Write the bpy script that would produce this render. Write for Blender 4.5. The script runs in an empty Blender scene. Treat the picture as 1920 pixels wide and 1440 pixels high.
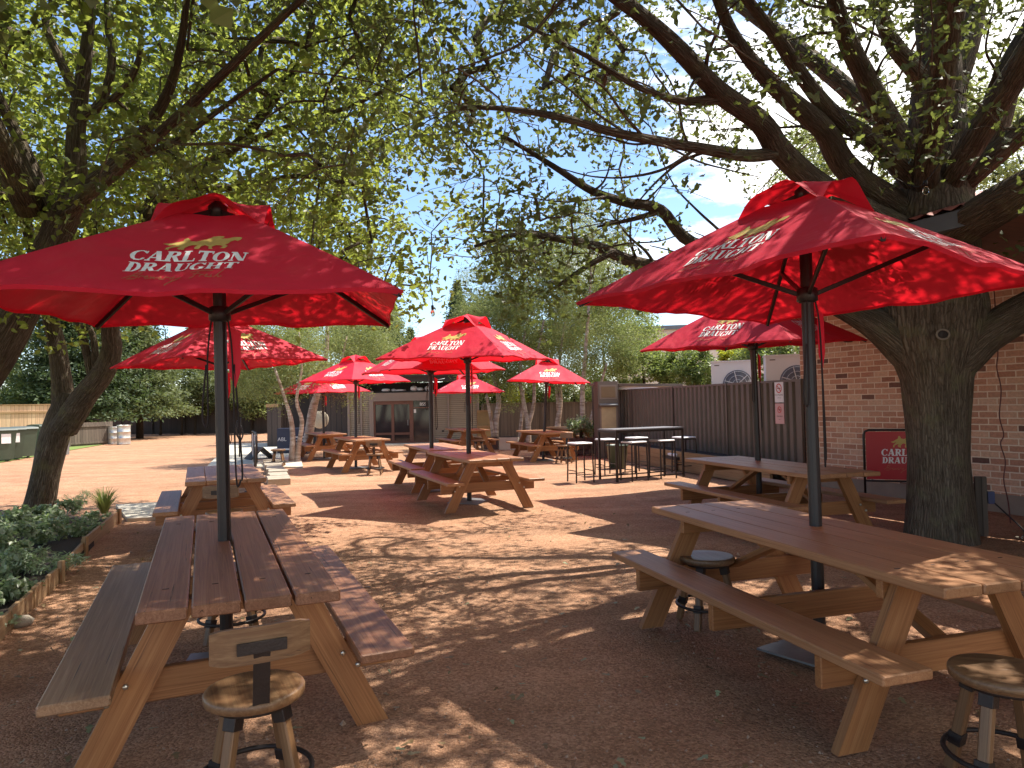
import bpy, math, random
import numpy as np
from mathutils import Vector, Matrix

random.seed(7); RNG = np.random.default_rng(11)
scene = bpy.context.scene
COL = scene.collection
R = math.radians

# ---------------------------------------------------------------- camera
H = 1.52; F = 1331.0; PITCH = R(1.55); ROLL = -0.02
cd = bpy.data.cameras.new('camera'); cam = bpy.data.objects.new('camera', cd); COL.objects.link(cam)
cd.sensor_width = 36; cd.lens = 36 * F / 1920; cd.clip_start = .05; cd.clip_end = 2000
CM = Matrix.Rotation(math.pi/2 + PITCH, 4, 'X') @ Matrix.Rotation(ROLL, 4, 'Z')
cam.matrix_world = Matrix.Translation((0, 0, H)) @ CM
scene.camera = cam

# ---------------------------------------------------------------- light
SUN = Vector((.47, .24, 1)).normalized()
SUN_EL = math.asin(SUN.z); SUN_AZ = math.atan2(SUN.x, SUN.y)
w = bpy.data.worlds.new('World'); scene.world = w; w.use_nodes = True
nt = w.node_tree; nt.nodes.clear()
def wn(t, **k):
    n = nt.nodes.new(t)
    for a, b in k.items(): setattr(n, a, b)
    return n
sky = wn('ShaderNodeTexSky', sky_type='NISHITA', sun_disc=False, sun_elevation=SUN_EL, sun_rotation=SUN_AZ)
sky.air_density = 1.0; sky.dust_density = .2; sky.ozone_density = 1.6; sky.altitude = 1200
bg = wn('ShaderNodeBackground'); bg.inputs[1].default_value = .145
cl = wn('ShaderNodeBackground'); cl.inputs[0].default_value = (1, .985, .96, 1); cl.inputs[1].default_value = 1.25
tc = wn('ShaderNodeTexCoord'); mp = wn('ShaderNodeMapping'); mp.inputs['Scale'].default_value = (1.6, 1.6, 5.0)
nz = wn('ShaderNodeTexNoise'); nz.inputs['Scale'].default_value = 1.7; nz.inputs['Detail'].default_value = 8; nz.inputs['Roughness'].default_value = .62
rp = wn('ShaderNodeValToRGB'); rp.color_ramp.elements[0].position = .56; rp.color_ramp.elements[1].position = .70
sx = wn('ShaderNodeSeparateXYZ'); ad = wn('ShaderNodeMath', operation='MULTIPLY_ADD'); ad.inputs[1].default_value = .42
mx = wn('ShaderNodeMixShader'); out = wn('ShaderNodeOutputWorld')
L = nt.links.new
L(tc.outputs['Generated'], mp.inputs[0]); L(mp.outputs[0], nz.inputs[0]); L(tc.outputs['Generated'], sx.inputs[0])
L(sx.outputs[0], ad.inputs[0]); L(nz.outputs[0], ad.inputs[2]); L(ad.outputs[0], rp.inputs[0])
hs = wn('ShaderNodeHueSaturation'); hs.inputs['Saturation'].default_value = 1.02; L(sky.outputs[0], hs.inputs['Color']); L(hs.outputs[0], bg.inputs[0]); L(rp.outputs[0], mx.inputs[0]); L(bg.outputs[0], mx.inputs[1]); L(cl.outputs[0], mx.inputs[2]); L(mx.outputs[0], out.inputs[0])
sd = bpy.data.lights.new('sun', 'SUN'); sd.energy = 5.0; sd.angle = R(.55); sd.color = (1, .94, .83)
so = bpy.data.objects.new('sun', sd); COL.objects.link(so); so.rotation_euler = SUN.to_track_quat('Z', 'Y').to_euler()
scene.view_settings.view_transform = 'Standard'; scene.view_settings.look = 'None'
scene.view_settings.exposure = .95; scene.view_settings.gamma = 1
scene.cycles.max_bounces = 8; scene.cycles.transparent_max_bounces = 8

# ---------------------------------------------------------------- helpers
def at(px, py, Y):
    """a point of the 1920x1440 photograph at world distance Y"""
    d = CM.to_3x3() @ Vector(((px-960)/F, -(py-720)/F, -1)); d *= Y / d.y
    return Vector((d.x, d.y, d.z + H))
CI = np.array(CM.to_3x3()).T
def proj(P):
    c = (np.asarray(P) - [0, 0, H]) @ CI.T
    z = np.where(np.abs(c[..., 2]) < 1e-4, -1e-4, c[..., 2])
    return 960 + F*c[..., 0]/-z, 720 - F*c[..., 1]/-z, -c[..., 2]

def tag(o, label=None, cat=None, group=None, kind=None):
    if label: o['label'] = label
    if cat: o['category'] = cat
    if group: o['group'] = group
    if kind: o['kind'] = kind
    return o
def empty(name, loc=(0, 0, 0), rz=0, label=None, cat=None, group=None):
    o = bpy.data.objects.new(name, None); COL.objects.link(o); o.location = loc; o.rotation_euler = (0, 0, rz)
    o.empty_display_size = .2
    return tag(o, label, cat, group)
def copy_tree(o, parent=None):
    c = o.copy(); COL.objects.link(c)
    if parent is not None: c.parent = parent
    for ch in list(KIDS.get(o.name, [])):
        k = copy_tree(ch, c); KIDS.setdefault(c.name, []).append(k)
    return c
KIDS = {}

class MB:
    def __init__(s): s.v = []; s.f = []; s.g = []; s.sm = []
    def add(s, vs, fs, gs=None, smooth=False):
        o = len(s.v); s.v += [tuple(v) for v in vs]
        s.g += [tuple(g) for g in (gs if gs is not None else vs)]
        s.f += [tuple(i+o for i in f) for f in fs]; s.sm += [smooth]*len(fs); return s
    def box(s, c, size, rz=0, R3=None):
        c = Vector(c); h = Vector(size)/2
        M = R3 if R3 is not None else Matrix.Rotation(rz, 3, 'Z')
        vs = [c + M @ Vector((x*h.x, y*h.y, z*h.z)) for x in (-1, 1) for y in (-1, 1) for z in (-1, 1)]
        return s.add(vs, [(0,1,3,2),(4,6,7,5),(0,4,5,1),(2,3,7,6),(0,2,6,4),(1,5,7,3)])
    def board(s, p0, p1, wd, wid, th, ch=.004, cut=None):
        """timber from p0 to p1; wd = width direction; chamfered edges; 'gc' runs along the grain"""
        p0 = Vector(p0); p1 = Vector(p1); a = (p1-p0); ln = a.length; a.normalize()
        w_ = Vector(wd); w_ = (w_ - a*w_.dot(a)).normalized(); t_ = a.cross(w_)
        hw, ht = wid/2, th/2; r = random.uniform(0, 90)
        def ring(q, k):
            W_, T_ = hw-k, ht-k
            pr = [(-W_+ch,-T_),(W_-ch,-T_),(W_,-T_+ch),(W_,T_-ch),(W_-ch,T_),(-W_+ch,T_),(-W_,T_-ch),(-W_,-T_+ch)]
            return [(p0+a*q+w_*x+t_*y, (q+r, x+r*.37, y)) for x, y in pr]
        st = [(0, ch*.9), (ch, 0), (ln-ch, 0), (ln, ch*.9)]
        vs = []; gs = []; n = 8
        for q, k in st:
            for v, g in ring(q, k):
                if cut is not None:      # cut = (z_lo, z_hi): shear the ends so that they finish level
                    pass
                vs.append(v); gs.append(g)
        fs = [tuple(range(n-1, -1, -1)), tuple(range(3*n, 4*n))]
        for i in range(3):
            for j in range(n):
                k = (j+1) % n; fs.append((i*n+j, i*n+k, (i+1)*n+k, (i+1)*n+j))
        return s.add(vs, fs, gs)
    def tube(s, pts, rad, n=8, cap=True, smooth=True, bump=0, flat=1.0):
        pts = [Vector(p) for p in pts]
        if not hasattr(rad, '__len__'): rad = [rad]*len(pts)
        vs = []; gs = []; T = (pts[1]-pts[0]).normalized()
        N = T.orthogonal().normalized(); q = 0; r0 = random.uniform(0, 50)
        for i, p in enumerate(pts):
            if i: q += (p-pts[i-1]).length
            t = ((pts[min(i+1, len(pts)-1)] - pts[max(i-1, 0)])).normalized()
            N = (N - t*N.dot(t)).normalized(); B = t.cross(N)
            for j in range(n):
                an = 2*math.pi*j/n; rr = rad[i]
                if bump: rr *= 1 + bump*(math.sin(3*an+q*2.1+r0)+.6*math.sin(5*an-q*3.3+r0*2)+.5*math.sin(q*7+an*2))
                vs.append(p + N*math.cos(an)*rr + B*math.sin(an)*rr*flat); gs.append((q+r0, math.cos(an)*rad[0]+r0, math.sin(an)*rad[0]))
        fs = []
        for i in range(len(pts)-1):
            for j in range(n):
                k = (j+1) % n; fs.append((i*n+j, i*n+k, (i+1)*n+k, (i+1)*n+j))
        s.add(vs, fs, gs, smooth)
        if cap:
            m = len(s.v) - len(vs)
            s.f += [tuple(m+j for j in range(n-1, -1, -1)), tuple(m+(len(pts)-1)*n+j for j in range(n))]; s.sm += [False, False]
        return s
    def lathe(s, prof, c=(0, 0, 0), n=24, smooth=True):
        vs = []; c = Vector(c)
        for r_, z in prof:
            for j in range(n): vs.append(c + Vector((r_*math.cos(2*math.pi*j/n), r_*math.sin(2*math.pi*j/n), z)))
        fs = []
        for i in range(len(prof)-1):
            for j in range(n):
                k = (j+1) % n; fs.append((i*n+j, i*n+k, (i+1)*n+k, (i+1)*n+j))
        fs += [tuple(range(n-1, -1, -1)), tuple((len(prof)-1)*n+j for j in range(n))]
        return s.add(vs, fs, None, smooth)
    def prism(s, poly, p0, ax, ay, az, th):
        """polygon (2-D list) on axes ax, ay from p0, extruded th along az"""
        p0, ax, ay, az = map(Vector, (p0, ax, ay, az)); n = len(poly)
        vs = [p0+ax*x+ay*y for x, y in poly] + [p0+ax*x+ay*y+az*th for x, y in poly]
        fs = [tuple(range(n-1, -1, -1)), tuple(range(n, 2*n))] + [(i, (i+1) % n, n+(i+1) % n, n+i) for i in range(n)]
        return s.add(vs, fs)
    def build(s, name, mat, parent=None, loc=None, rz=0):
        m = bpy.data.meshes.new(name); m.from_pydata(s.v, [], s.f)
        m.polygons.foreach_set('use_smooth', s.sm)
        at_ = m.attributes.new('gc', 'FLOAT_VECTOR', 'POINT'); at_.data.foreach_set('vector', np.array(s.g, dtype=np.float32).ravel())
        m.update(); m.materials.append(mat)
        o = bpy.data.objects.new(name, m); COL.objects.link(o)
        if parent is not None: o.parent = parent; KIDS.setdefault(parent.name, []).append(o)
        if loc is not None: o.location = loc
        if rz: o.rotation_euler = (0, 0, rz)
        return o

def raw_mesh(name, V, Fq, mat, parent=None, gc=None, smooth=False):
    """fast mesh from numpy arrays; Fq (n, k)"""
    m = bpy.data.meshes.new(name); n, k = Fq.shape
    m.vertices.add(len(V)); m.vertices.foreach_set('co', V.astype(np.float32).ravel())
    m.loops.add(n*k); m.loops.foreach_set('vertex_index', Fq.astype(np.int32).ravel())
    m.polygons.add(n); m.polygons.foreach_set('loop_start', np.arange(0, n*k, k, dtype=np.int32))
    m.polygons.foreach_set('use_smooth', [smooth]*n)
    if gc is not None:
        a = m.attributes.new('gc', 'FLOAT_VECTOR', 'POINT'); a.data.foreach_set('vector', gc.astype(np.float32).ravel())
    m.update(calc_edges=True); m.validate(); m.materials.append(mat)
    o = bpy.data.objects.new(name, m); COL.objects.link(o)
    if parent is not None: o.parent = parent; KIDS.setdefault(parent.name, []).append(o)
    return o

def leaves(C, size, shape='oak', up=.25):
    """leaf faces at the points C: returns V, F, gc (gc.x random per leaf)"""
    n = len(C); d = RNG.normal(size=(n, 3)); d[:, 2] = d[:, 2]*.6 - .25; d /= np.linalg.norm(d, axis=1)[:, None]
    nr = RNG.normal(size=(n, 3)); nr[:, 2] = np.abs(nr[:, 2]) + up
    s_ = np.cross(d, nr); s_ /= np.linalg.norm(s_, axis=1)[:, None]; nn = np.cross(s_, d)
    sz = size*RNG.uniform(.6, 1.35, n)[:, None]
    if shape == 'oak':   pr = [(0, 0, 0), (.28, .17, .05), (.5, .12, .03), (.72, .30, .07), (1, .02, -.05), (.72, -.30, .07), (.5, -.12, .03), (.28, -.17, .05)]
    elif shape == 'heart': pr = [(0, 0, 0), (.05, .26, .07), (.45, .36, .1), (1, 0, -.1), (.45, -.36, .1), (.05, -.26, .07)]
    elif shape == 'slim': pr = [(0, 0, 0), (.45, .11, .02), (1, 0, -.04), (.45, -.11, .02)]
    elif shape == 'tuft': pr = [(0, 0, 0), (.5, .22, .04), (1, 0, 0), (.5, -.22, .04)]
    V = np.stack([C + d*a*sz + s_*b*sz + nn*c*sz for a, b, c in pr], 1).reshape(-1, 3); k = len(pr)
    b0 = np.arange(n)[:, None]*k
    if k == 8: Fq = np.concatenate([b0+np.array([q]) for q in ([7, 0, 1, 2], [6, 7, 2, 3], [5, 6, 3, 4])])
    elif k == 6: Fq = np.concatenate([b0+np.array([[0, 1, 2, 3]]), b0+np.array([[0, 3, 4, 5]])])
    else: Fq = b0+np.array([[0, 1, 2, 3]])
    g = np.repeat(np.stack([RNG.random(n), RNG.random(n), RNG.random(n)], 1), k, 0)
    return V, Fq, g
# ---------------------------------------------------------------- materials
class NB:
    def __init__(s, name):
        s.m = bpy.data.materials.new(name); s.m.use_nodes = True; s.t = s.m.node_tree; s.t.nodes.clear()
        s.o = s.n('ShaderNodeOutputMaterial')
    def n(s, t, inp=None, **k):
        n = s.t.nodes.new(t)
        for a, b in k.items(): setattr(n, a, b)
        for a, b in (inp or {}).items():
            if isinstance(b, bpy.types.NodeSocket): s.t.links.new(b, n.inputs[a])
            else:
                n.inputs[a].default_value = b
        return n
    def gc(s): return s.n('ShaderNodeAttribute', attribute_name='gc').outputs['Vector']
    def obj(s): return s.n('ShaderNodeTexCoord').outputs['Object']
    def geo(s): return s.n('ShaderNodeNewGeometry').outputs['Position']
    def map(s, v, sc=(1, 1, 1), loc=(0, 0, 0), rot=(0, 0, 0)):
        return s.n('ShaderNodeMapping', {0: v, 'Location': loc, 'Rotation': rot, 'Scale': sc}).outputs[0]
    def noise(s, v, sc, det=4, ro=.55, dist=0):
        return s.n('ShaderNodeTexNoise', {'Vector': v, 'Scale': sc, 'Detail': det, 'Roughness': ro, 'Distortion': dist}).outputs['Fac']
    def ramp(s, f, stops):
        n = s.n('ShaderNodeValToRGB', {0: f}); e = n.color_ramp.elements
        while len(e) < len(stops): e.new(.5)
        for i, (p, c) in enumerate(stops):
            e[i].position = p; e[i].color = (*c, 1) if hasattr(c, '__len__') else (c, c, c, 1)
        return n.outputs[0]
    def mix(s, f, a, b, mode='MIX'):
        n = s.n('ShaderNodeMix', data_type='RGBA', blend_type=mode)
        for i, v in ((0, f), (6, a), (7, b)):
            if isinstance(v, bpy.types.NodeSocket): s.t.links.new(v, n.inputs[i])
            else: n.inputs[i].default_value = v if i == 0 else (*v, 1)
        return n.outputs[2]
    def math(s, op, a, b=0.0):
        return s.n('ShaderNodeMath', {0: a, 1: b}, operation=op).outputs[0]
    def bump(s, h, st=.3, d=.01, nrm=None):
        i = {'Height': h, 'Strength': st, 'Distance': d}
        if nrm is not None: i['Normal'] = nrm
        return s.n('ShaderNodeBump', i).outputs[0]
    def pbr(s, col, ro=.6, nrm=None, metal=0, spec=.5, coat=0):
        i = {'Base Color': col if isinstance(col, bpy.types.NodeSocket) else (*col, 1), 'Roughness': ro, 'Metallic': metal, 'Specular IOR Level': spec, 'Coat Weight': coat}
        if nrm is not None: i['Normal'] = nrm
        return s.n('ShaderNodeBsdfPrincipled', i).outputs[0]
    def out(s, sh): s.t.links.new(sh, s.o.inputs[0]); return s.m

def m_plain(name, col, ro=.5, metal=0, var=.15, sc=6, bump=0):
    b = NB(name); o = b.obj(); n = b.noise(o, sc, 5)
    c = b.mix(n, tuple(x*(1-var) for x in col), tuple(min(1, x*(1+var)) for x in col))
    return b.out(b.pbr(c, ro, b.bump(b.noise(o, sc*8, 3), bump, .01) if bump else None, metal))

def m_wood(name, c1, c2, c3, ro=.5, grain=1.0, crack=0.0, coat=0):
    b = NB(name); g = b.gc(); oi = b.n('ShaderNodeObjectInfo').outputs['Random']
    off = b.n('ShaderNodeVectorMath', {0: g, 1: b.n('ShaderNodeCombineXYZ', {0: b.math('MULTIPLY', oi, 31.0), 1: b.math('MULTIPLY', oi, 7.0)}).outputs[0]}, operation='ADD').outputs[0]
    long = b.noise(b.map(off, (1.1, 62*grain, 62*grain)), 1.0, 6, .62, 1.3)
    fine = b.noise(b.map(off, (6, 300*grain, 300*grain)), 1.0, 4, .65)
    wide = b.noise(b.map(off, (.9, 4, 4)), 1.0, 3, .5)
    c = b.ramp(long, [(.28, c1), (.52, c2), (.74, c3)])
    c = b.mix(b.math('MULTIPLY', fine, .5), c, tuple(x*.45 for x in c1))
    c = b.mix(.45, c, b.ramp(wide, [(.3, .35), (.7, 1.0)]), 'MULTIPLY')
    ck = b.ramp(b.noise(b.map(off, (1.0, 46, 46)), 1.0, 3, .5, 2.0), [(.29, 0.0), (.325, 1.0)])
    if crack: c = b.mix(crack, c, ck, 'MULTIPLY')
    h = b.math('ADD', b.math('MULTIPLY', fine, .4), b.math('MULTIPLY', ck, .8 if crack else .1))
    return b.out(b.pbr(c, b.math('MULTIPLY_ADD', long, .25) if False else ro, b.bump(h, .35, .003), 0, .5, coat))

def m_bark(name, c1, c2, c3, sc=1.0, depth=.02, moss=None):
    b = NB(name); g = b.gc()
    v = b.n('ShaderNodeTexVoronoi', {'Vector': b.n('ShaderNodeVectorMath', {0: b.map(g, (5*sc, 34*sc, 34*sc)), 1: b.n('ShaderNodeVectorMath', {0: b.n('ShaderNodeTexNoise', {'Vector': g, 'Scale': 9.0, 'Detail': 3}).outputs['Color'], 'Scale': 1.1}, operation='SCALE').outputs[0]}, operation='ADD').outputs[0], 'Scale': 1.0}, feature='DISTANCE_TO_EDGE').outputs[0]
    dis = b.noise(b.map(g, (3.5*sc, 34*sc, 34*sc)), 1.0, 6, .65, 1.0)
    big = b.noise(b.geo(), 2.2, 4)
    h = b.math('ADD', b.ramp(v, [(0, 0.0), (.35, 1.0)]), b.math('MULTIPLY', dis, 1.3))
    c = b.ramp(dis, [(.3, c1), (.5, c2), (.72, c3)])
    c = b.mix(b.ramp(v, [(0, .55), (.14, 0.0)]), c, tuple(x*.35 for x in c1))
    c = b.mix(.5, c, b.ramp(big, [(.3, .45), (.7, 1.0)]), 'MULTIPLY')
    if moss: c = b.mix(b.ramp(b.noise(b.geo(), 5, 5), [(.52, 0.0), (.66, .6)]), c, moss)
    return b.out(b.pbr(c, .9, b.bump(h, .9, depth), 0, .15))

def m_leaf(name, c1, c2, c3, tr, mixf=.45, ro=.42):
    b = NB(name); g = b.n('ShaderNodeSeparateXYZ', {0: b.gc()})
    c = b.ramp(g.outputs[0], [(.0, c1), (.55, c2), (1.0, c3)])
    big = b.noise(b.geo(), 1.1, 3)
    c = b.mix(.55, c, b.ramp(big, [(.3, .5), (.7, 1.0)]), 'MULTIPLY')
    t = b.mix(g.outputs[1], tuple(x*.55 for x in tr), tr)
    p = b.pbr(c, ro, None, 0, .35)
    tl = b.n('ShaderNodeBsdfTranslucent', {0: t}).outputs[0]
    return b.out(b.n('ShaderNodeMixShader', {0: mixf, 1: p, 2: tl}).outputs[0])

def m_fabric(name, col, tr, mixf=.42):
    b = NB(name); o = b.obj()
    wv = b.noise(b.map(o, (240, 240, 240)), 1.0, 2)
    c = b.mix(b.noise(o, 2.5, 4), tuple(x*.78 for x in col), col)
    c = b.mix(b.math('MULTIPLY', b.ramp(b.noise(b.map(o, (3, 3, 1)), 1.6, 6, .7), [(.5, 0.0), (.75, 1.0)]), .28), c, (.5, .12, .11))
    wr = b.noise(b.map(o, (2.2, 2.2, 2.2)), 1.2, 3, .5, .8)
    nr = b.bump(wr, .5, .05, b.bump(wv, .2, .001))
    p = b.pbr(c, .62, nr, 0, .3)
    tl = b.n('ShaderNodeBsdfTranslucent', {0: (*tr, 1)}).outputs[0]
    return b.out(b.n('ShaderNodeMixShader', {0: mixf, 1: p, 2: tl}).outputs[0])

def m_gravel():
    b = NB('decomposed_granite'); g = b.geo()
    big = b.noise(g, .35, 5, .6); mid = b.noise(g, 2.4, 6, .65); fine = b.noise(g, 55, 5, .75); vor = b.n('ShaderNodeTexVoronoi', {'Vector': g, 'Scale': 85.0})
    c = b.ramp(mid, [(.25, (.32, .172, .104)), (.5, (.43, .248, .158)), (.75, (.52, .325, .218))])
    c = b.mix(b.ramp(big, [(.35, 0.0), (.7, .55)]), c, (.50, .295, .180))
    tr = b.ramp(b.noise(b.map(g, (.25, 1.6, 1), rot=(0, 0, .35)), 1.0, 5, .6), [(.35, .80), (.65, 1.08)])
    c = b.mix(1.0, c, tr, 'MULTIPLY')
    sp = b.mix(b.n('ShaderNodeSeparateColor', {0: vor.outputs['Color']}).outputs[0], (.34, .24, .18), (1.45, 1.38, 1.3))
    c = b.mix(.55, c, sp, 'MULTIPLY')
    c = b.mix(.5, c, b.ramp(fine, [(.3, .5), (.68, 1.25)]), 'MULTIPLY')
    dk = b.ramp(b.noise(g, 9, 6, .8), [(.60, 0.0), (.72, .5)])
    c = b.mix(dk, c, (.13, .075, .045))
    hh = b.math('ADD', b.math('MULTIPLY', vor.outputs['Distance'], -.6), b.math('ADD', b.math('MULTIPLY', fine, .7), b.math('MULTIPLY', mid, 2.0)))
    return b.out(b.pbr(c, .95, b.bump(hh, .75, .018), 0, .15))

def m_brick():
    b = NB('red_clay_brick'); o = b.obj()
    s = b.n('ShaderNodeSeparateXYZ', {0: o}); wob = b.math('MULTIPLY', b.math('SUBTRACT', b.noise(o, 9, 2), .5), .012)
    v = b.n('ShaderNodeCombineXYZ', {0: b.math('ADD', s.outputs[0], wob), 1: b.math('ADD', s.outputs[2], wob)}).outputs[0]
    t = b.n('ShaderNodeTexBrick', {'Vector': v, 'Color1': (0, 0, 0, 1), 'Color2': (1, 1, 1, 1), 'Mortar': (.5, .5, .5, 1), 'Scale': 1.0, 'Mortar Size': .009, 'Mortar Smooth': .25, 'Brick Width': .24, 'Row Height': .086, 'Bias': 0.0})
    c = b.ramp(t.outputs['Color'], [(.0, (.16, .085, .07)), (.045, (.22, .11, .08)), (.10, (.46, .22, .145)), (.55, (.60, .32, .215)), (1.0, (.70, .44, .31))])
    c = b.mix(.6, c, b.ramp(b.noise(o, 28, 5, .7), [(.3, .5), (.7, 1.15)]), 'MULTIPLY')
    mo = b.mix(b.noise(o, 14, 5), (.70, .54, .42), (.80, .68, .55))
    c = b.mix(t.outputs['Fac'], c, mo)
    c = b.mix(b.math('MULTIPLY', b.ramp(b.noise(b.map(o, (.5, .5, 1.2)), 1.6, 4), [(.5, 0.0), (.75, .35)]), 1.0), c, (.5, .4, .32))
    h = b.math('ADD', b.math('MULTIPLY', t.outputs['Fac'], -1.0), b.math('MULTIPLY', b.noise(o, 45, 4), .5))
    return b.out(b.pbr(c, .88, b.bump(h, .8, .008), 0, .2))

def m_lined(name, c1, c2, axis=2, pitch=.14, depth=.006, ro=.55, gap=.1, var=.3, metal=0):
    """weatherboard / paling lines in object space"""
    b = NB(name); o = b.obj(); s = b.n('ShaderNodeSeparateXYZ', {0: o})
    q = b.math('DIVIDE', s.outputs[axis], pitch); fr = b.math('FRACT', q); cell = b.math('FLOOR', q)
    wn_ = b.n('ShaderNodeTexWhiteNoise', {'W': cell}, noise_dimensions='1D').outputs[0]
    c = b.mix(wn_, c1, c2)
    sc = (2, 2, 30) if axis == 2 else (25, 25, 1.2)
    c = b.mix(var, c, b.ramp(b.noise(b.map(o, sc), 1.0, 5, .65), [(.3, .35), (.7, 1.2)]), 'MULTIPLY')
    ln = b.ramp(fr, [(0, 0.0), (gap, 1.0)])
    c = b.mix(b.math('SUBTRACT', 1.0, ln), c, tuple(x*.2 for x in c1))
    return b.out(b.pbr(c, ro, b.bump(b.math('ADD', ln, b.math('MULTIPLY', fr, .6)), .8, depth), metal))

M = {}
M['gravel'] = m_gravel()
M['wood_orange'] = m_wood('stained_pine', (.27, .095, .028), (.43, .185, .064), (.55, .27, .105), .5, 1, .4)
M['wood_red'] = m_wood('weathered_red_stain', (.19, .068, .030), (.33, .148, .076), (.46, .245, .14), .46, 1.1, .85)
M['wood_top'] = m_wood('stained_top_board', (.33, .135, .052), (.47, .228, .105), (.58, .31, .15), .48, 1, .55)
M['wood_grey'] = m_wood('silvered_bench_board', (.25, .125, .062), (.38, .22, .12), (.52, .345, .21), .46, 1.1, .8)
M['wood_stool'] = m_wood('oiled_stool_wood', (.16, .075, .032), (.26, .14, .066), (.38, .235, .12), .42, .8, .4)
M['sleeper'] = m_wood('treated_pine_edging', (.30, .17, .08), (.42, .26, .13), (.52, .36, .2), .8, .8, .5)
M['red'] = m_fabric('red_canvas', (.68, .028, .066), (.90, .014, .026), .35)
M['white_ink'] = m_plain('white_print', (.78, .76, .76), .6, 0, .08, 20)
M['gold_ink'] = m_plain('gold_print', (.52, .36, .10), .5, 0, .2, 20)
M['dim_ink'] = m_plain('faded_gold_print', (.46, .10, .05), .6, 0, .2, 20)
M['black'] = m_plain('black_powder_coat', (.014, .010, .011), .42, 0, .4, 9, .1)
M['iron'] = m_plain('dark_iron', (.03, .022, .02), .5, .3, .4, 12, .2)
M['rope'] = m_plain('black_cord', (.02, .015, .015), .8)
M['plate'] = m_plain('galvanised_plate', (.22, .22, .23), .42, .5, .35, 7, .15)
M['bolt'] = m_plain('zinc_bolt', (.6, .58, .52), .3, .9)
M['bark_oak'] = m_bark('oak_bark', (.085, .062, .045), (.175, .135, .10), (.30, .245, .19), 1.0, .020, (.17, .155, .09))
M['bark_grey'] = m_bark('grey_bark', (.070, .050, .034), (.15, .115, .082), (.27, .225, .175), 1.1, .018, (.16, .14, .07))
M['bark_dark'] = m_bark('conifer_bark', (.04, .028, .02), (.07, .05, .036), (.11, .085, .06), 1, .02)
def m_birch():
    b = NB('birch_bark'); g = b.gc(); o = b.geo()
    k = b.ramp(b.noise(b.map(o, (3, 3, 16)), 1.0, 5, .7), [(.36, (.20, .14, .10)), (.52, (.40, .32, .26)), (.7, (.52, .46, .40))])
    k = b.mix(b.ramp(b.noise(o, 2.5, 4), [(.52, 0.0), (.68, .8)]), k, (.20, .11, .065))
    return b.out(b.pbr(k, .75, b.bump(b.noise(b.map(o, (6, 6, 22)), 1.0, 4), .6, .02)))
M['birch'] = m_birch()
M['leaf_oak'] = m_leaf('oak_leaf', (.045, .062, .026), (.075, .098, .038), (.14, .15, .055), (.30, .36, .08), .38)
M['leaf_left'] = m_leaf('elm_leaf', (.055, .085, .020), (.095, .140, .030), (.17, .21, .045), (.50, .58, .10), .48)
M['leaf_birch'] = m_leaf('birch_leaf', (.10, .14, .05), (.17, .21, .075), (.27, .30, .12), (.42, .48, .14), .40)
M['leaf_hedge'] = m_leaf('hedge_leaf', (.09, .14, .045), (.15, .21, .07), (.26, .31, .12), (.40, .50, .12), .38)
M['leaf_dark'] = m_leaf('conifer_needle', (.035, .060, .026), (.060, .092, .040), (.10, .135, .055), (.14, .22, .06), .25, .6)
M['leaf_olive'] = m_leaf('cypress_foliage', (.075, .10, .040), (.12, .15, .060), (.18, .20, .09), (.26, .32, .10), .32, .6)
M['leaf_yellow'] = m_leaf('yellow_green_leaf', (.20, .22, .02), (.32, .33, .03), (.42, .40, .04), (.6, .65, .05), .45)
M['leaf_garden'] = m_leaf('garden_leaf', (.19, .26, .14), (.32, .40, .25), (.55, .58, .46), (.40, .55, .18), .35, .35)
M['grass'] = m_leaf('grass_blade', (.10, .15, .03), (.18, .22, .06), (.34, .34, .14), (.4, .45, .1), .35)
M['dry_leaf'] = m_leaf('dry_leaf', (.16, .09, .04), (.28, .2, .1), (.3, .36, .2), (.3, .25, .1), .2)
M['soil'] = m_plain('dark_mulch', (.035, .022, .015), .95, 0, .5, 30, .8)
M['brick'] = m_brick()
M['fence_metal'] = m_plain('brown_sheet_steel', (.135, .105, .088), .48, .25, .2, 2.5, .08)
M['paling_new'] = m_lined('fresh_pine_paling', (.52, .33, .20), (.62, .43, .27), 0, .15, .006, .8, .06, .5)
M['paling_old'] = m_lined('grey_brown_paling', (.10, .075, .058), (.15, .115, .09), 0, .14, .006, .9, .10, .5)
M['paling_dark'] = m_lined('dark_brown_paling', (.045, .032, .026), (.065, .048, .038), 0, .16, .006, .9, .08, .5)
M['weatherboard'] = m_lined('beige_corrugated_cladding', (.24, .20, .155), (.26, .215, .17), 2, .075, .012, .55, .35, .2)
M['batten'] = m_lined('dark_batten_wall', (.045, .032, .028), (.10, .07, .058), 0, .22, .02, .7, .2, .4)
M['trim'] = m_plain('taupe_painted_timber', (.21, .16, .135), .6, 0, .12, 4)
M['doorwood'] = m_plain('red_brown_door_timber', (.12, .045, .03), .45, 0, .3, 5)
M['glass'] = m_plain('dark_door_glass', (.022, .018, .022), .08, 0, .5, 1.5)
M['dark'] = m_plain('dark_brown_timber', (.035, .026, .024), .7, 0, .3, 4)  # one even, very dark brown with slight random tone
M['soffit'] = m_lined('brown_soffit_boards', (.20, .09, .06), (.25, .115, .08), 0, .12, .006, .6, .1, .3)
M['roof_red'] = m_lined('red_corrugated_roof', (.34, .085, .060), (.38, .10, .07), 0, .09, .02, .5, .4, .2)
M['gutter'] = m_plain('blue_grey_gutter', (.14, .16, .19), .4, 0, .1, 3)
M['concrete'] = m_plain('pale_concrete', (.50, .45, .37), .9, 0, .22, 2.5, .3)
M['stone'] = m_plain('pale_rubble_stone', (.33, .28, .22), .9, 0, .35, 9, .9)
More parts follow.
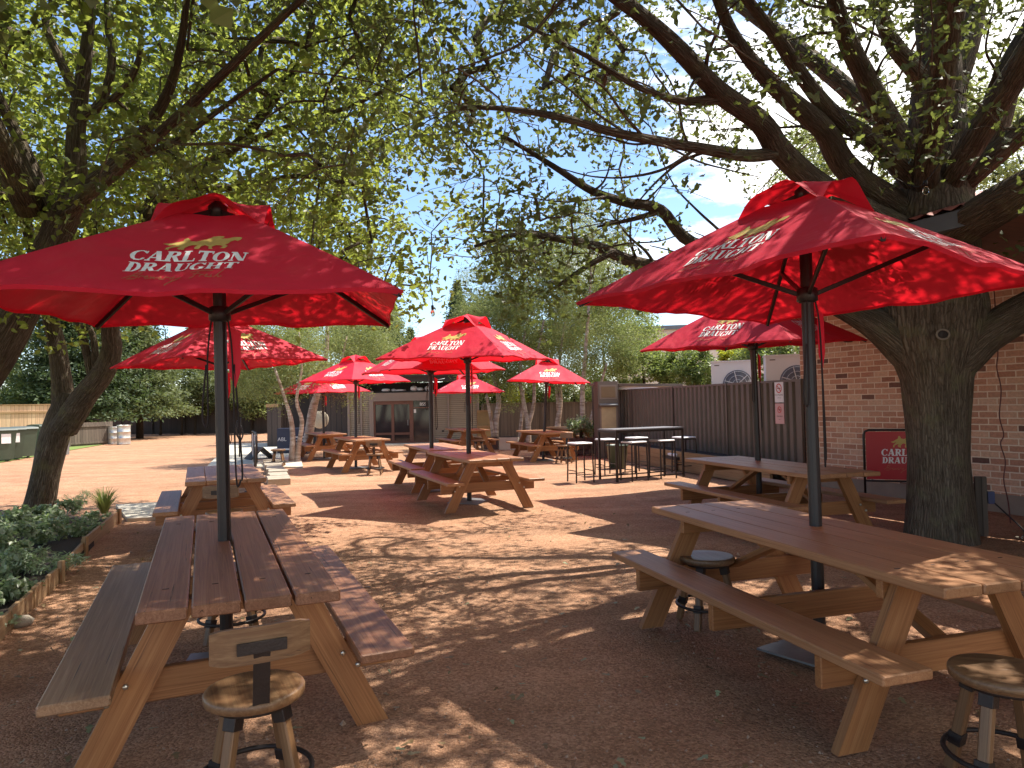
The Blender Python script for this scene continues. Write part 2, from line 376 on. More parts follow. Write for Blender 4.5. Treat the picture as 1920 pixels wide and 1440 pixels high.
M['white_wall'] = m_plain('cream_rendered_wall', (.62, .58, .50), .85, 0, .06, 1)
M['white_metal'] = m_plain('white_enamel', (.66, .65, .67), .4, 0, .05, 3)
M['white'] = m_plain('white_plastic', (.72, .69, .70), .45, 0, .08, 9)
M['bin'] = m_plain('dark_green_plastic', (.045, .065, .045), .5, 0, .25, 4)
M['binlid'] = m_plain('grey_green_plastic', (.075, .09, .08), .5, 0, .2, 4)
M['drum'] = m_plain('dented_galvanised_steel', (.55, .53, .50), .38, .6, .25, 5, .3)
M['navy'] = m_plain('navy_paint', (.018, .022, .055), .45, 0, .3, 4)
M['grey_plastic'] = m_plain('grey_plastic', (.16, .15, .16), .5, 0, .2, 6)
M['sign_red'] = m_plain('red_sign_face', (.46, .018, .025), .35, 0, .12, 3)
M['ink_red'] = m_plain('red_sign_print', (.55, .06, .05), .5)
M['ink_dark'] = m_plain('dark_sign_print', (.08, .06, .06), .6)
M['pink'] = m_plain('pink_sign_face', (.60, .34, .33), .5, 0, .08)
M['board_brown'] = m_plain('brown_menu_panel', (.16, .10, .05), .4, 0, .4, 3)
M['board_tan'] = m_plain('tan_menu_panel', (.42, .32, .19), .5, 0, .2, 8)
M['banner'] = m_plain('pale_mesh_banner', (.38, .31, .29), .7, 0, .12, 8)
M['straw'] = m_plain('cream_woven_disc', (.42, .36, .27), .9, 0, .25, 26, .6)
M['blue_plastic'] = m_plain('blue_plastic', (.015, .02, .10), .4)
M['orange_lead'] = m_plain('dark_red_lead', (.10, .018, .015), .5)
M['terracotta'] = m_plain('dark_planter', (.09, .06, .05), .8, 0, .3, 8)
M['green_cap'] = m_plain('green_plastic', (.05, .38, .16), .4)
M['bulb'] = (lambda b: b.out(b.n('ShaderNodeBsdfGlass', {0: (1, .97, .9, 1), 'Roughness': .03, 'IOR': 1.3}).outputs[0]))(NB('clear_bulb_glass'))
M['lawn'] = m_plain('lawn', (.14, .19, .04), .95, 0, .35, 20, .8)
M['ply'] = m_plain('yellow_brown_board', (.25, .18, .085), .8, 0, .25, 6)

M['knot'] = m_plain('pale_healed_bark', (.24, .195, .155), .8, 0, .3, 12, .5)
M['plinth'] = m_plain('dusty_plinth', (.26, .20, .16), .9, 0, .25, 5, .5)
M['grit'] = m_plain('brown_grit', (.30, .20, .14), .9, 0, .4, 60)
# ---------------------------------------------------------------- setting
def struct(o): o['kind'] = 'structure'; return o
def sheet(name, poly, z, mat, th=0):
    mb = MB()
    if th: mb.prism(poly, (0, 0, z-th), (1, 0, 0), (0, 1, 0), (0, 0, 1), th)
    else: mb.add([(x, y, z) for x, y in poly], [tuple(range(len(poly)))])
    return mb.build(name, mat)
# ground: finely undulating near the camera, flat to the horizon
def ground():
    n = 150; xs = np.linspace(-1, 1, n); xs = np.sign(xs)*(np.abs(xs)*14 + np.abs(xs)**6*500)
    ys = np.linspace(0, 1, n); ys = -8 + ys*30 + ys**9*900
    X, Y = np.meshgrid(xs, ys, indexing='ij')
    Z = (.010*np.sin(X*2.1+Y*.7)+.008*np.sin(Y*2.9-X*1.3+1)+.006*np.sin(X*6.3+Y*5.1))*np.exp(-((X/12)**2+((Y-8)/16)**2)) - .012
    V = np.stack([X, Y, Z], -1).reshape(-1, 3); i = np.arange(n-1)[:, None]*n + np.arange(n-1)[None]
    i = i.reshape(-1, 1); Fq = np.concatenate([i, i+n, i+n+1, i+1], 1)
    return raw_mesh('ground', V, Fq, M['gravel'], smooth=True)
g_ = ground(); struct(g_); g_.name = 'gravel_ground'
struct(sheet('path', [(-6.35, 11.35), (-5.35, 9.85), (-3.5, 10.4), (-4.3, 12.0)], .035, M['concrete'], .10))
struct(sheet('path', [(-8.05, 18.7), (-5.3, 17.9), (-9.4, 31), (-12.2, 30.5)], .03, M['concrete'], .10))
struct(sheet('grass_verge', [(-22, 16), (-15.6, 21.0), (-18.9, 33), (-30, 33)], .006, M['lawn']))
struct(sheet('garden_soil', [(-3.36, 4.5), (-5.42, 9.7), (-7.9, 10.9), (-13, 10.6), (-10, 3.4)], .05, M['soil'], .08))

YD = Vector((-.4067, .9135, 0)); XD = Vector((.9135, .4067, 0))    # the yard's two main directions

# ---------------------------------------------------------------- brick building
b0 = Vector((4.92, 12.1, 0))
bld = empty('brick_building', b0, math.atan2(-.9135, .4067), 'red brick pub wall with pale mortar behind the big oak trunk', 'building')
mb = MB(); mb.box((9, .12, 1.52), (18, .24, 3.05)); mb.build('wall', M['brick'], bld)
mb = MB(); mb.box((.12, 3.252, 1.52), (.236, 6, 3.046)); o = mb.build('wall', M['brick'], bld)
o.rotation_euler = (0, 0, 0)
# end wall: own frame so that the courses run along it
bpy.data.objects.remove(o); KIDS[bld.name].pop()
mb = MB(); mb.box((3.13, .12, 1.52), (5.78, .236, 3.046)); o = mb.build('wall', M['brick'], bld, (0.002, 0, 0), math.pi/2)
o.location = (.24, 0, 0)
mb = MB(); mb.box((9, -.012, .10), (18.02, .03, .26)); mb.build('plinth', M['plinth'], bld)
# awning along the wall: soffit, gutter, red roof
nx = -2.85
mb = MB(); mb.box((8.3, (nx+0.0)/2, 3.13), (18.4, -nx-.04, .10)); mb.build('soffit', M['soffit'], bld)
mb = MB(); mb.box((8.3, nx-.03, 3.15), (18.5, .12, .16)); mb.box((-.96, nx/2+.6, 3.15), (.10, -nx+1.4, .18)); mb.build('gutter', M['gutter'], bld)
mb = MB()
for k in range(150):
    pass
prf = []
n = 210
for k in range(n+1):
    x = -1.0 + 18.4*k/n; zz = .018*math.cos(k*math.pi)
    prf.append((x, nx-.08, 3.26+zz)); 
vs = []
for x, y, z in prf: vs += [(x, y, z), (x, y+3.1, z+.95)]
mb.add(vs, [(2*i, 2*i+2, 2*i+3, 2*i+1) for i in range(n)]); mb.build('roof', M['roof_red'], bld)
mb = MB(); mb.prism([(nx, 0), (0.2, 0), (0.2, .95)], (-.98, 0, 3.22), (0, 1, 0), (0, 0, 1), (1, 0, 0), .03); mb.build('gable_board', M['soffit'], bld)

# small lamp bracket and cable on the brick wall
t = empty('wall_lamp', at(1586, 640, 11.35), bld.rotation_euler.z, 'small dark bracket lamp on the brick wall beside the umbrella tip', 'lamp')
mb = MB(); mb.box((0, 0, .03), (.02, .05, .2)); mb.tube([(0, -.02, .05), (.05, -.09, .1), (.12, -.12, .06)], .012, 6); mb.build('bracket', M['iron'], t)
mb = MB(); mb.lathe([(.02, .06), (.06, .04), (.07, -.02), (.05, -.03)], (.15, -.12, 0), 14); mb.build('lamp_shade', M['iron'], t)
def curve_pts(P, k=6):
    P = [Vector(p) for p in P]; o = []
    for i in range(len(P)-1):
        a, b, c, d = P[max(i-1, 0)], P[i], P[i+1], P[min(i+2, len(P)-1)]
        for j in range(k):
            t = j/k; o.append(.5*((2*b)+(c-a)*t+(2*a-5*b+4*c-d)*t*t+(-a+3*b-3*c+d)*t**3))
    return o+[P[-1]]
cp = [at(x, y, Y) for x, y, Y in ((1862, 520, 9.02), (1867, 590, 8.97), (1871, 660, 8.94), (1869, 690, 8.93), (1877, 730, 8.9), (1874, 780, 8.9), (1882, 815, 8.86), (1876, 832, 8.86), (1885, 865, 8.84), (1882, 900, 8.82), (1890, 940, 8.75), (1896, 990, 8.4), (1903, 1030, 7.9))]
tag(MB().tube(curve_pts(cp), .0075, 6).build('power_lead', M['orange_lead']), 'thin dark red lead hanging down the brick wall', 'cable')
# post with blue socket behind the oak
pp = Vector((5.07, 7.75, 0))
t = empty('power_post', pp, R(-24), 'short grey timber post with blue socket beside the oak trunk', 'post')
MB().board((0, 0, -.05), (0, 0, .62), (1, 0, 0), .11, .08).build('post', M['paling_old'], t)
MB().box((.09, -.02, .40), (.06, .07, .13)).build('socket', M['blue_plastic'], t)
MB().tube(curve_pts([(.10, -.04, .36), (.2, -.1, .25), (.34, -.2, .08), (.30, -.28, .01), (.4, -.45, .008)]), .008, 6).build('lead', M['rope'], t)
MB().board((-.25, .02, -.02), (-.25, .02, .60), (1, 0, 0), .34, .05).build('backing_board', M['dark'], t)

# ---------------------------------------------------------------- brown sheet-steel fence
fa = Vector((4.94, 12.02, 0)); fb = Vector((2.86, 20.6, 0)); fd = (fb-fa); fl = fd.length; fang = math.atan2(fd.y, fd.x)
t = empty('steel_fence', fa, fang, 'dark brown corrugated steel panel fence behind the bar table', 'fence')
P = []; x = 0.0
while x < fl:
    P += [(x, 0), (x+.05, 0), (x+.075, -.045), (x+.165, -.045)]; x += .19
th = .006
mb = MB(); vs = []
for x, y in P: vs += [(x, -y, .08), (x, -y, 1.80)]
mb.add(vs, [(2*i, 2*i+2, 2*i+3, 2*i+1) for i in range(len(P)-1)]); vs2 = [(a, b-.004, c) for a, b, c in vs]
mb.add(vs2, [(2*i, 2*i+1, 2*i+3, 2*i+2) for i in range(len(P)-1)]); mb.build('panel', M['fence_metal'], t)
MB().box((fl/2, 0.02, 1.815), (fl, .07, .04)).build('top_rail', M['fence_metal'], t)
MB().box((fl/2, 0.02, .06), (fl, .07, .05)).build('bottom_rail', M['fence_metal'], t)
for q in (.02, 2.4, 4.8, 7.2): MB().box((q, .045, .91), (.06, .05, 1.84)).build('fence_post', M['fence_metal'], t)
# sleeper retaining edge at its foot
t = empty('sleeper_wall', (0, 0, 0), 0, 'low brown timber sleeper edging along the foot of the steel fence', 'retaining wall')
nrm = Vector((-fd.y, fd.x, 0)).normalized()
for zz in (.1, .31): MB().board(fa+nrm*.55+Vector((0, .3, zz)), fb+nrm*.55+Vector((0, -.5, zz)), (0, 0, 1), .205, .06).build('sleeper', M['sleeper'], t)
MB().add([fa+nrm*.53+Vector((0, .3, .40)), fb+nrm*.53+Vector((0, -.5, .40)), fb+Vector((0, -.5, .40)), fa+Vector((0, .3, .40))], [(0, 1, 2, 3)]).build('soil_top', M['soil'], t)
# two notices on the fence near the corner
def on_fence(q, z, off=.055): return fa+fd.normalized()*q + nrm*off + Vector((0, 0, z))
for lab, cat, z0, kind in (('white no smoking notice on the steel fence, upper of two', 'notice', 1.62, 0), ('pink notice on the steel fence, lower of two', 'notice', 1.24, 1)):
    t = empty('fence_notice', on_fence(.62, z0), fang+math.pi, lab, cat)      # local -y faces the yard... x runs left in view
    MB().box((0, 0, 0), (.26, .006, .36)).build('panel', M['white' if kind == 0 else 'pink'], t)
    ring = MB()
    for k in range(28):
        a0, a1 = 2*math.pi*k/28, 2*math.pi*(k+1)/28; ro, ri = (.085, .066) if kind == 0 else (.06, .045)
        ring.add([(ro*math.cos(a0), -.006, .07+ro*math.sin(a0)), (ro*math.cos(a1), -.006, .07+ro*math.sin(a1)), (ri*math.cos(a1), -.006, .07+ri*math.sin(a1)), (ri*math.cos(a0), -.006, .07+ri*math.sin(a0))], [(0, 1, 2, 3)])
    ring.box((0, -.008, .07), (.135 if kind == 0 else .09, .003, .014), R3=Matrix.Rotation(R(45), 3, 'Y')); ring.build('symbol', M['ink_red'], t)
    ci = MB(); ci.box((0, -.0055, .07), (.09 if kind == 0 else .05, .003, .016)); ci.build('cigarette', M['ink_dark'], t)
    for j, s_ in enumerate(('NO SMOKING', 'in this area') if kind == 0 else ('WARNING', 'no glass')):
        cu = bpy.data.curves.new('t', 'FONT'); cu.body = s_; cu.size = .038 if j == 0 else .024; cu.align_x = 'CENTER'
        tmp = bpy.data.objects.new('t', cu); COL.objects.link(tmp); me = bpy.data.meshes.new_from_object(tmp); bpy.data.objects.remove(tmp)
        o = bpy.data.objects.new('lettering', me); COL.objects.link(o); me.materials.append(M['ink_dark']); o.parent = t
        o.location = (0, -.0055, -.06-.045*j); o.rotation_euler = (R(90), 0, 0)

# air-conditioning units behind the fence
for i, (px0, py, Y, lab) in enumerate(((1374, 700, 15.2, 'white air conditioner above the fence, standing clear of the brick corner'), (1478, 694, 13.4, 'white air conditioner above the fence, partly hidden by the brick corner'))):
    c = at(px0, py, Y); t = empty('air_conditioner', (c.x, c.y, 0), R(-24) if i == 0 else R(-14), lab, 'air conditioner', 'air conditioners behind the steel fence')
    zt = at(px0, 679 if i == 0 else 668, Y).z; hh = .92; zc = zt-hh/2; W_ = .84
    MB().box((0, 0, zc), (W_, .42, hh)).build('casing', M['white_metal'], t)
    MB().box((0, 0, zt+.012), (W_+.03, .45, .024)).build('lid', M['white_metal'], t)
    fx = .12; g = MB()
    for k in range(3): 
        r_ = .10+.085*k; g.tube([(fx+r_*math.cos(a*math.pi/14), -.228, zc-.02+r_*math.sin(a*math.pi/14)) for a in range(29)], .0045, 4)
    for a in range(3): g.box((fx, -.225, zc-.02), (.56, .006, .014), R3=Matrix.Rotation(.3+a*math.pi/3, 3, 'Y'))
    g.build('grille', M['white_metal'], t)
    MB().lathe([(.29, 0), (.30, .008)], (0, 0, 0), 28).build('fan_opening', M['grey_plastic'], t, (fx, -.212, zc-.02)).rotation_euler = (R(90), 0, 0)
    MB().box((-.3, -.2145, zt-.07), (.10, .004, .018)).build('badge', M['ink_dark'], t)
    for sx_ in (-.35, .35): MB().box((sx_, 0, (zt-hh)/2), (.05, .4, zt-hh)).build('stand', M['plate'], t)

# menu board cabinet at the far end of the steel fence
c = at(1137, 800, 19.4)
t = empty('menu_cabinet', (c.x, c.y, 0), R(8), 'tall brown menu cabinet with two framed panels at the far end of the steel fence', 'cabinet')
MB().box((0, 0, 1.03), (.56, .5, 2.06)).build('cabinet', M['fence_metal'], t)
for z0, z1, m_ in ((1.62, 1.92, 'board_brown'), (.72, 1.36, 'board_tan')):
    MB().box((0, -.256, (z0+z1)/2), (.48, .012, z1-z0+.08)).build('panel_frame', M['trim'], t)
    MB().box((0, -.266, (z0+z1)/2), (.40, .012, z1-z0)).build('menu_panel', M[m_], t)
MB().box((0, -.3, 1.43), (.50, .12, .03), R3=Matrix.Rotation(R(20), 3, 'X')).build('ledge', M['plate'], t)
t = empty('carport_roof', (0, 0, 0), 0, 'flat grey roof edge just above the far end of the steel fence', 'roof')
ra, rb = at(1118, 722, 20.0), at(1290, 722, 19.2)
MB().board(ra+Vector((0, .3, .0)), rb+Vector((0, .3, -.02)), (0, 1, 0), 1.6, .07).build('roof_sheet', M['fence_metal'], t)
MB().board(ra+Vector((.5, -.55, -.10)), rb+Vector((-.4, -.55, -.12)), (0, 0, 1), .08, .05).build('fascia', M['white_metal'], t)
for p in (ra, rb): MB().box((p.x, p.y+.8, p.z/2), (.08, .08, p.z)).build('roof_post', M['fence_metal'], t)

# ---------------------------------------------------------------- paling fences
def paling(name, lab, a, b, h, mat, railmat, post=2.4, pw=.15, cap=True, rails=True):
    a, b = Vector(a), Vector(b); d = b-a; ln = d.length
    t = empty(name, a, math.atan2(d.y, d.x), lab, 'fence')
    mb = MB(); x = 0
    while x < ln:
        mb.box((x+pw/2, 0, h/2), (pw*.97, .018, h-random.uniform(0, .03))); x += pw
    mb.build('palings', mat, t)
    if rails:
        for z in (h*.12, h*.84): MB().box((ln/2, -.035, z), (ln, .045, .08)).build('rail', railmat, t)
    x = 0
    while x <= ln: MB().box((x, -.05, h/2), (.09, .08, h)).build('fence_post', railmat, t); x += post
    if cap: MB().box((ln/2, 0, h+.012), (ln, .12, .03)).build('capping', railmat, t)
    return t
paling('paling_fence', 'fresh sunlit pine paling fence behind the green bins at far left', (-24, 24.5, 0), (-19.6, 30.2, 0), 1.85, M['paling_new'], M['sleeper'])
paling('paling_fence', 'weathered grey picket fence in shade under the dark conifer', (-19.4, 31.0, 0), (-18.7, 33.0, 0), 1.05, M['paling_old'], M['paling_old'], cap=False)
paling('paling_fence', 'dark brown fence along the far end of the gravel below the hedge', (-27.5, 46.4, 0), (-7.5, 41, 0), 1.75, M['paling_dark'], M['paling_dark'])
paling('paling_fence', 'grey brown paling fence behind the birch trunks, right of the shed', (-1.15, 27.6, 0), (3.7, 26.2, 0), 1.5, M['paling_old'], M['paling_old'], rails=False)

# ---------------------------------------------------------------- shed
sh = empty('bar_shed', (-9.15, 27.9, 0), R(-1.5), 'low beige clad bar shed with red brown glass doors behind the umbrellas', 'shed')
def bx(name, x0, x1, y0, y1, z0, z1, m_, par=None): return MB().box(((x0+x1)/2, (y0+y1)/2, (z0+z1)/2), (x1-x0, y1-y0, z1-z0)).build(name, M[m_], par or sh)
def sx_(px): return (px-960)/F*27.9+9.15       # along the shed front, from photo columns
bx('wall', sx_(812), sx_(896), 0, .16, 0, 1.95, 'weatherboard')
bx('wall', sx_(654), sx_(697), 0, .16, 0, 2.1, 'weatherboard')
bx('wall', sx_(566), sx_(654), .9, 1.0, 0, 2.1, 'batten')
bx('wall', sx_(510), sx_(566), 1.9, 2.0, 0, 1.9, 'dark')
bx('wall', sx_(505), sx_(531), -.3, -.2, 0, 1.55, 'batten')
bx('cap_board', sx_(504), sx_(525), -.34, -.1, 1.55, 1.68, 'sleeper')
bx('wall', sx_(566), sx_(896), 3.4, 3.5, 0, 2.5, 'dark')
bx('lintel', sx_(699), sx_(812), -.05, .10, 1.70, 2.02, 'trim')
bx('lintel', sx_(699), sx_(812), -.07, -.05, 1.70, 1.78, 'trim')
for p, w_ in ((654, .09), (678, .06), (697, .16), (811, .12), (841, .06), (896, .08)): bx('corner_trim', sx_(p)-w_/2, sx_(p)+w_/2, -.06, -.002, 0, 2.1, 'trim')
bx('fascia', sx_(655), sx_(898), -.3, -.25, 2.42, 2.62, 'dark')
bx('roof', sx_(650), sx_(900), -.35, 3.8, 2.62, 2.70, 'dark')
bx('roof', sx_(500), sx_(652), -.1, 3.8, 2.30, 2.38, 'dark')
bx('shelf', sx_(699), sx_(812), .1, .8, 2.02, 2.08, 'dark')
for i, (p, w_, h_) in enumerate(((722, .35, .12), (736, .2, .1), (748, .5, .08), (775, .3, .2), (786, .3, .14), (800, .25, .18))):
    MB().lathe([(.3*w_, 0), (.5*w_, .3*h_), (.42*w_, .8*h_), (.1*w_, h_)], (sx_(p), .25+.05*(i % 3), 2.083), 9).build('stored_box' if i < 3 else 'stored_bundle', M['white'], sh)
for p in (706, 790):
    MB().tube([(sx_(p), -.28, 2.35), (sx_(p)+1.0, -.5, 2.52)], .012, 5).build('stay', M['plate'], sh)
dr = bx('door', sx_(700), sx_(810), .02, .06, .02, 1.695, 'glass')
xs = [sx_(700), sx_(727.5), sx_(736), sx_(766), sx_(775), sx_(803), sx_(810)]
fm = MB()
for a, b in ((700, 704), (734, 739), (768, 775), (806, 811)): fm.box(((sx_(a)+sx_(b))/2, -.005, .855), (sx_(b)-sx_(a), .04, 1.68))
for z in (.08, 1.63, .42): fm.box(((sx_(704)+sx_(768))/2, -.006, z), (sx_(768)-sx_(704)-.02, .034, .13 if z != .42 else .09))
fm.box(((sx_(775)+sx_(806))/2, -.004, 1.42), (sx_(806)-sx_(775), .03, .04)); fm.box(((sx_(775)+sx_(806))/2, -.006, .07), (sx_(806)-sx_(775), .034, .1))
o = fm.build('door_frame', M['doorwood'], dr)
MB().box((sx_(765), -.035, .85), (.03, .03, .22)).build('door_handle', M['plate'], dr)
cu = bpy.data.curves.new('t', 'FONT'); cu.body = 'BSS'; cu.size = .17; tmp = bpy.data.objects.new('t', cu); COL.objects.link(tmp); me = bpy.data.meshes.new_from_object(tmp); bpy.data.objects.remove(tmp)
o = bpy.data.objects.new('lettering', me); COL.objects.link(o); me.materials.append(M['white']); o.parent = sh; o.location = (sx_(787), .012, 1.50); o.rotation_euler = (R(90), 0, 0)
bx('notice', sx_(776), sx_(780), .008, .014, 1.22, 1.36, 'white')
bx('socket_box', sx_(828), sx_(832), -.03, -.002, .45, .52, 'black')
# door step deck
struct(sheet('deck_path', [(sx_(640)-9.15, 26.6), (sx_(900)-9.15, 26.9), (sx_(900)-9.15, 27.8), (sx_(640)-9.15, 27.85)], .05, M['concrete'], .1))
# woven disc on a stand, navy counter under the shed's left end
c = at(600, 787, 25.4); t = empty('woven_disc', c, 0, 'round cream woven disc leaning between the pale trunk and the shed', 'disc')
MB().lathe([(.02, .03), (.30, .012), (.315, 0), (.30, -.012), (.02, -.03)], (0, 0, 0), 30).build('disc', M['straw'], t).rotation_euler = (R(86), 0, 0)
MB().tube([(0, .03, 0), (0, .03, -c.z)], .02, 6).build('stand', M['iron'], t); MB().lathe([(.05, 0), (.05, .03)], (0, -.05, 0), 12).build('hub', M['board_brown'], t).rotation_euler = (R(90), 0, 0)
c = at(552, 840, 23.6); t = empty('navy_counter', (c.x, c.y, 0), 0, 'navy counter with a white stripe behind the pale twin trunk', 'counter')
MB().box((0, 0, .42), (.98, .5, .84)).build('cabinet', M['navy'], t); MB().box((.25, -.255, .55), (.42, .01, .035)).build('stripe', M['white'], t); MB().box((.25, -.255, .45), (.42, .01, .02)).build('stripe', M['white'], t)
MB().box((0, 0, .16), (1.25, .62, .05)).build('white_ledge', M['white'], t)
cu = bpy.data.curves.new('t', 'FONT'); cu.body = 'ABL'; cu.size = .17; tmp = bpy.data.objects.new('t', cu); COL.objects.link(tmp); me = bpy.data.meshes.new_from_object(tmp); bpy.data.objects.remove(tmp)
o = bpy.data.objects.new('lettering', me); COL.objects.link(o); me.materials.append(M['white']); o.parent = t; o.location = (-.47, -.257, .43); o.rotation_euler = (R(90), 0, 0)

# far cream building beyond the hedge, flat roof
c = at(1250, 700, 36)
t = empty('cream_building', (c.x, c.y, 0), R(-10), 'cream flat roofed building beyond the hedge, left of the brick wall', 'building')
MB().box((2, 3, 2.55), (9, 6, 5.1)).build('wall', M['white_wall'], t); MB().box((2, 3, 5.2), (9.3, 6.3, .2)).build('parapet', M['gutter'], t)

# low planters and rubble wall below the far-right fence
def thing_box(name, lab, cat, px, py, Y, size, mat, rz=0, group=None):
    c = at(px, py, Y); t = empty(name, (c.x, c.y, 0), rz, lab, cat, group); return t
c = at(1087, 850, 19.8); t = empty('rubble_wall', (c.x, c.y+.6, 0), R(-6), 'low dark rubble stone wall under the white flowered shrub', 'wall')
mb = MB()
for k in range(16):
    for j in range(3): mb.box((-1.0+k*.13+random.uniform(-.02, .02)+(j % 2)*.06, random.uniform(-.03, .03), .09+j*.16), (.125, .3, .15), R3=Matrix.Rotation(random.uniform(-.12, .12), 3, 'Y'))
mb.build('stones', M['terracotta'], t)
c = at(955, 832, 23.5); t = empty('white_planter', (c.x, c.y, 0), R(-8), 'small pale block planter left of the far right table', 'planter')
MB().box((0, 0, .2), (.62, .4, .4)).build('trough', M['concrete'], t); MB().box((0, 0, .41), (.56, .34, .03)).build('soil', M['soil'], t)
c = at(921, 832, 23.9); t = empty('dark_planter', (c.x, c.y, 0), R(-8), 'dark brown planter box at the foot of the speckled birch', 'planter')
MB().box((0, 0, .19), (.5, .4, .38)).build('trough', M['terracotta'], t); MB().box((0, 0, .39), (.44, .34, .03)).build('soil', M['soil'], t)
c = at(909, 810, 25.8); t = empty('timber_screen', (c.x, c.y, 0), 0, 'yellow brown timber screen between shed and birches', 'screen')
MB().box((0, 0, .62), (.5, .04, 1.24)).build('panel', M['ply'], t)
for z in (1.26, .70): MB().box((0, -.03, z), (.54, .06, .06)).build('rail', M['sleeper'], t)
for x_ in (-.25, .25): MB().box((x_, .03, .62), (.06, .06, 1.24)).build('post', M['sleeper'], t)
# pale stone kerb right of the banner frames
t = empty('stone_kerb', (0, 0, 0), 0, 'low pale stone kerb in front of the black framed banner', 'kerb')
mb = MB(); a, b = Vector((-4.62, 14.1, .11)), Vector((-6.6, 19.4, .11)); d = b-a
for k in range(14):
    p = a+d*(k+.5)/14; mb.box(p+Vector((random.uniform(-.03, .03), 0, random.uniform(-.01, .015)-.06)), (.40+random.uniform(-.06, .06), d.length/14*.96, .14), rz=math.atan2(d.y, d.x)-math.pi/2+random.uniform(-.03, .03))
mb.build('stones', M['stone'], t)
# ---------------------------------------------------------------- picnic tables
def dir_(sx): return 1 if sx > 0 else -1
def make_table(L_, W_, top, leg, n=4, gap=.012, brace=True, mid=True, bolts=True, label=None, loc=(0, 0, 0), rz=0, bench_mat=None, tw=.045):
    t = empty('picnic_table', loc, rz, label, 'picnic table', 'timber picnic tables with built in benches')
    mb = MB(); pw = (W_-gap*(n-1))/n
    for k in range(n):
        x = -W_/2+pw/2+k*(pw+gap); e = random.uniform(-.008, .008)
        mb.board((x, -L_/2+e, .75-tw/2+random.uniform(-.0015, .0015)), (x, L_/2+random.uniform(-.006, .006), .75-tw/2), (1, 0, 0), pw, tw, .006)
    tt = mb.build('tabletop', M[top], t)
    sc = MB()
    if bolts:
        for yy in (-L_/2+.34, L_/2-.34):
            for k in range(n): MB().box((-W_/2+pw/2+k*(pw+gap), yy, .7495), (.026, .007, .004), rz=random.uniform(-.3, .3)).build('screw_slot', M['dark'], tt)
        pass
    for s_ in (-1, 1):
        MB().board((s_*.60, -L_/2, .428), (s_*.60, L_/2, .428), (1, 0, 0), .245, .042, .006).build('bench', M[bench_mat if (bench_mat and s_ < 0) else top], t)
    for e in (-1, 1):
        y0 = e*(L_/2-.33)
        for s_ in (-1, 1):
            # leg profile in the XZ plane, cut level at top and foot
            x0, x1, lw = s_*.245, s_*.60, .155
            poly = [(x0-lw/2, .703), (x0+lw/2, .703), (x1+lw/2, 0), (x1-lw/2, 0)]
            m2 = MB(); d = Vector((x1-x0, 0, -.703)).normalized(); r = random.uniform(0, 60)
            vs = [(px_, y0-.0225, z) for px_, z in poly]+[(px_, y0+.0225, z) for px_, z in poly]
            gs = [(Vector((v[0]-x0, 0, v[2])).dot(d)+r, Vector((v[0]-x0, 0, v[2])).dot(Vector((-d.z, 0, d.x)))+r, v[1]) for v in vs]
            m2.add(vs, [(3, 2, 1, 0), (4, 5, 6, 7), (0, 1, 5, 4), (1, 2, 6, 5), (2, 3, 7, 6), (3, 0, 4, 7)], gs)
            lg = m2.build('leg', M[leg], t)
            if bolts:
                for bx_, bz in ((s_*.455, .365), (s_*.525, .30)):
                    bo = MB()
                    bo.lathe([(.013, 0), (.013, .009), (.008, .014)], (0, 0, 0), 6); n_ = len(bo.v)
                    for q in range(n_-18, n_): v = bo.v[q]; bo.v[q] = (bx_+v[0], y0+(e*.0226)+e*v[2], bz+v[1])
                    bo.build('bolt', M['bolt'], lg)
        yb = y0-e*.047
        MB().board((-.71, yb, .335), (.71, yb, .335), (0, 0, 1), .142, .044, .005).build('cross_beam', M[leg], t)
        MB().board((-W_/2+.03, yb, .66), (W_/2-.03, yb, .66), (0, 0, 1), .085, .04, .004).build('top_cleat', M[leg], t)
        if brace: MB().board((0, yb-e*.03, .38), (0, e*.22, .66), (1, 0, 0), .09, .035, .003).build('brace', M[leg], t)
    if mid:
        MB().board((-.70, 0, .33), (.70, 0, .33), (0, 0, 1), .15, .044, .005).build('cross_beam', M[leg], t)
    return t
# near left, weathered; its boards are rougher and the left bench is grey
t1 = make_table(2.42, .79, 'wood_red', 'wood_orange', gap=.013, mid=False, brace=False, label='weathered red brown picnic table with grey left bench, nearest at left', loc=(-1.61, 4.06, 0), rz=R(23.5), bench_mat='wood_grey', tw=.05)
t1.rotation_euler = (R(.9), 0, R(23.5))
t2 = make_table(2.46, .80, 'wood_top', 'wood_orange', gap=.003, label='long smooth orange picnic table, nearest at right beside a stool', loc=(1.73, 4.12, 0), rz=R(16.7))
proto = make_table(2.2, .82, 'wood_top', 'wood_orange', gap=.004, label='picnic table with dark shaded top beside the framed banner', loc=(-3.56, 8.72, 0), rz=R(24))
def tcopy(loc, rz, lab):
    c = copy_tree(proto); c.location = loc; c.rotation_euler = (0, 0, rz); c['label'] = lab; return c
tcopy((-.64, 10.9, 0), R(22), 'picnic table in the middle of the yard under the large umbrella')
tcopy((-1.42, 13.25, 0), R(20), 'picnic table close behind the middle one, its end touching')
tcopy((-3.72, 17.35, 0), R(27), 'sunlit picnic table with a backed stool at its near end')
tcopy((-5.6, 21.2, 0), R(25), 'sunlit picnic table beside the pale leaning birch trunk')
tcopy((-1.45, 22.2, 0), R(20), 'small distant picnic table in front of the beige clad wall')
tcopy((.82, 19.2, 0), R(18), 'sunlit picnic table under the far right umbrella by the birches')
tcopy((1.72, 21.6, 0), R(14), 'picnic table mostly hidden behind the far right one')
t9 = tcopy((3.0, 8.33, 0), R(16.5), 'long orange picnic table between the brick wall and the nearest right table')
t9.scale = (1, 1.12, 1)

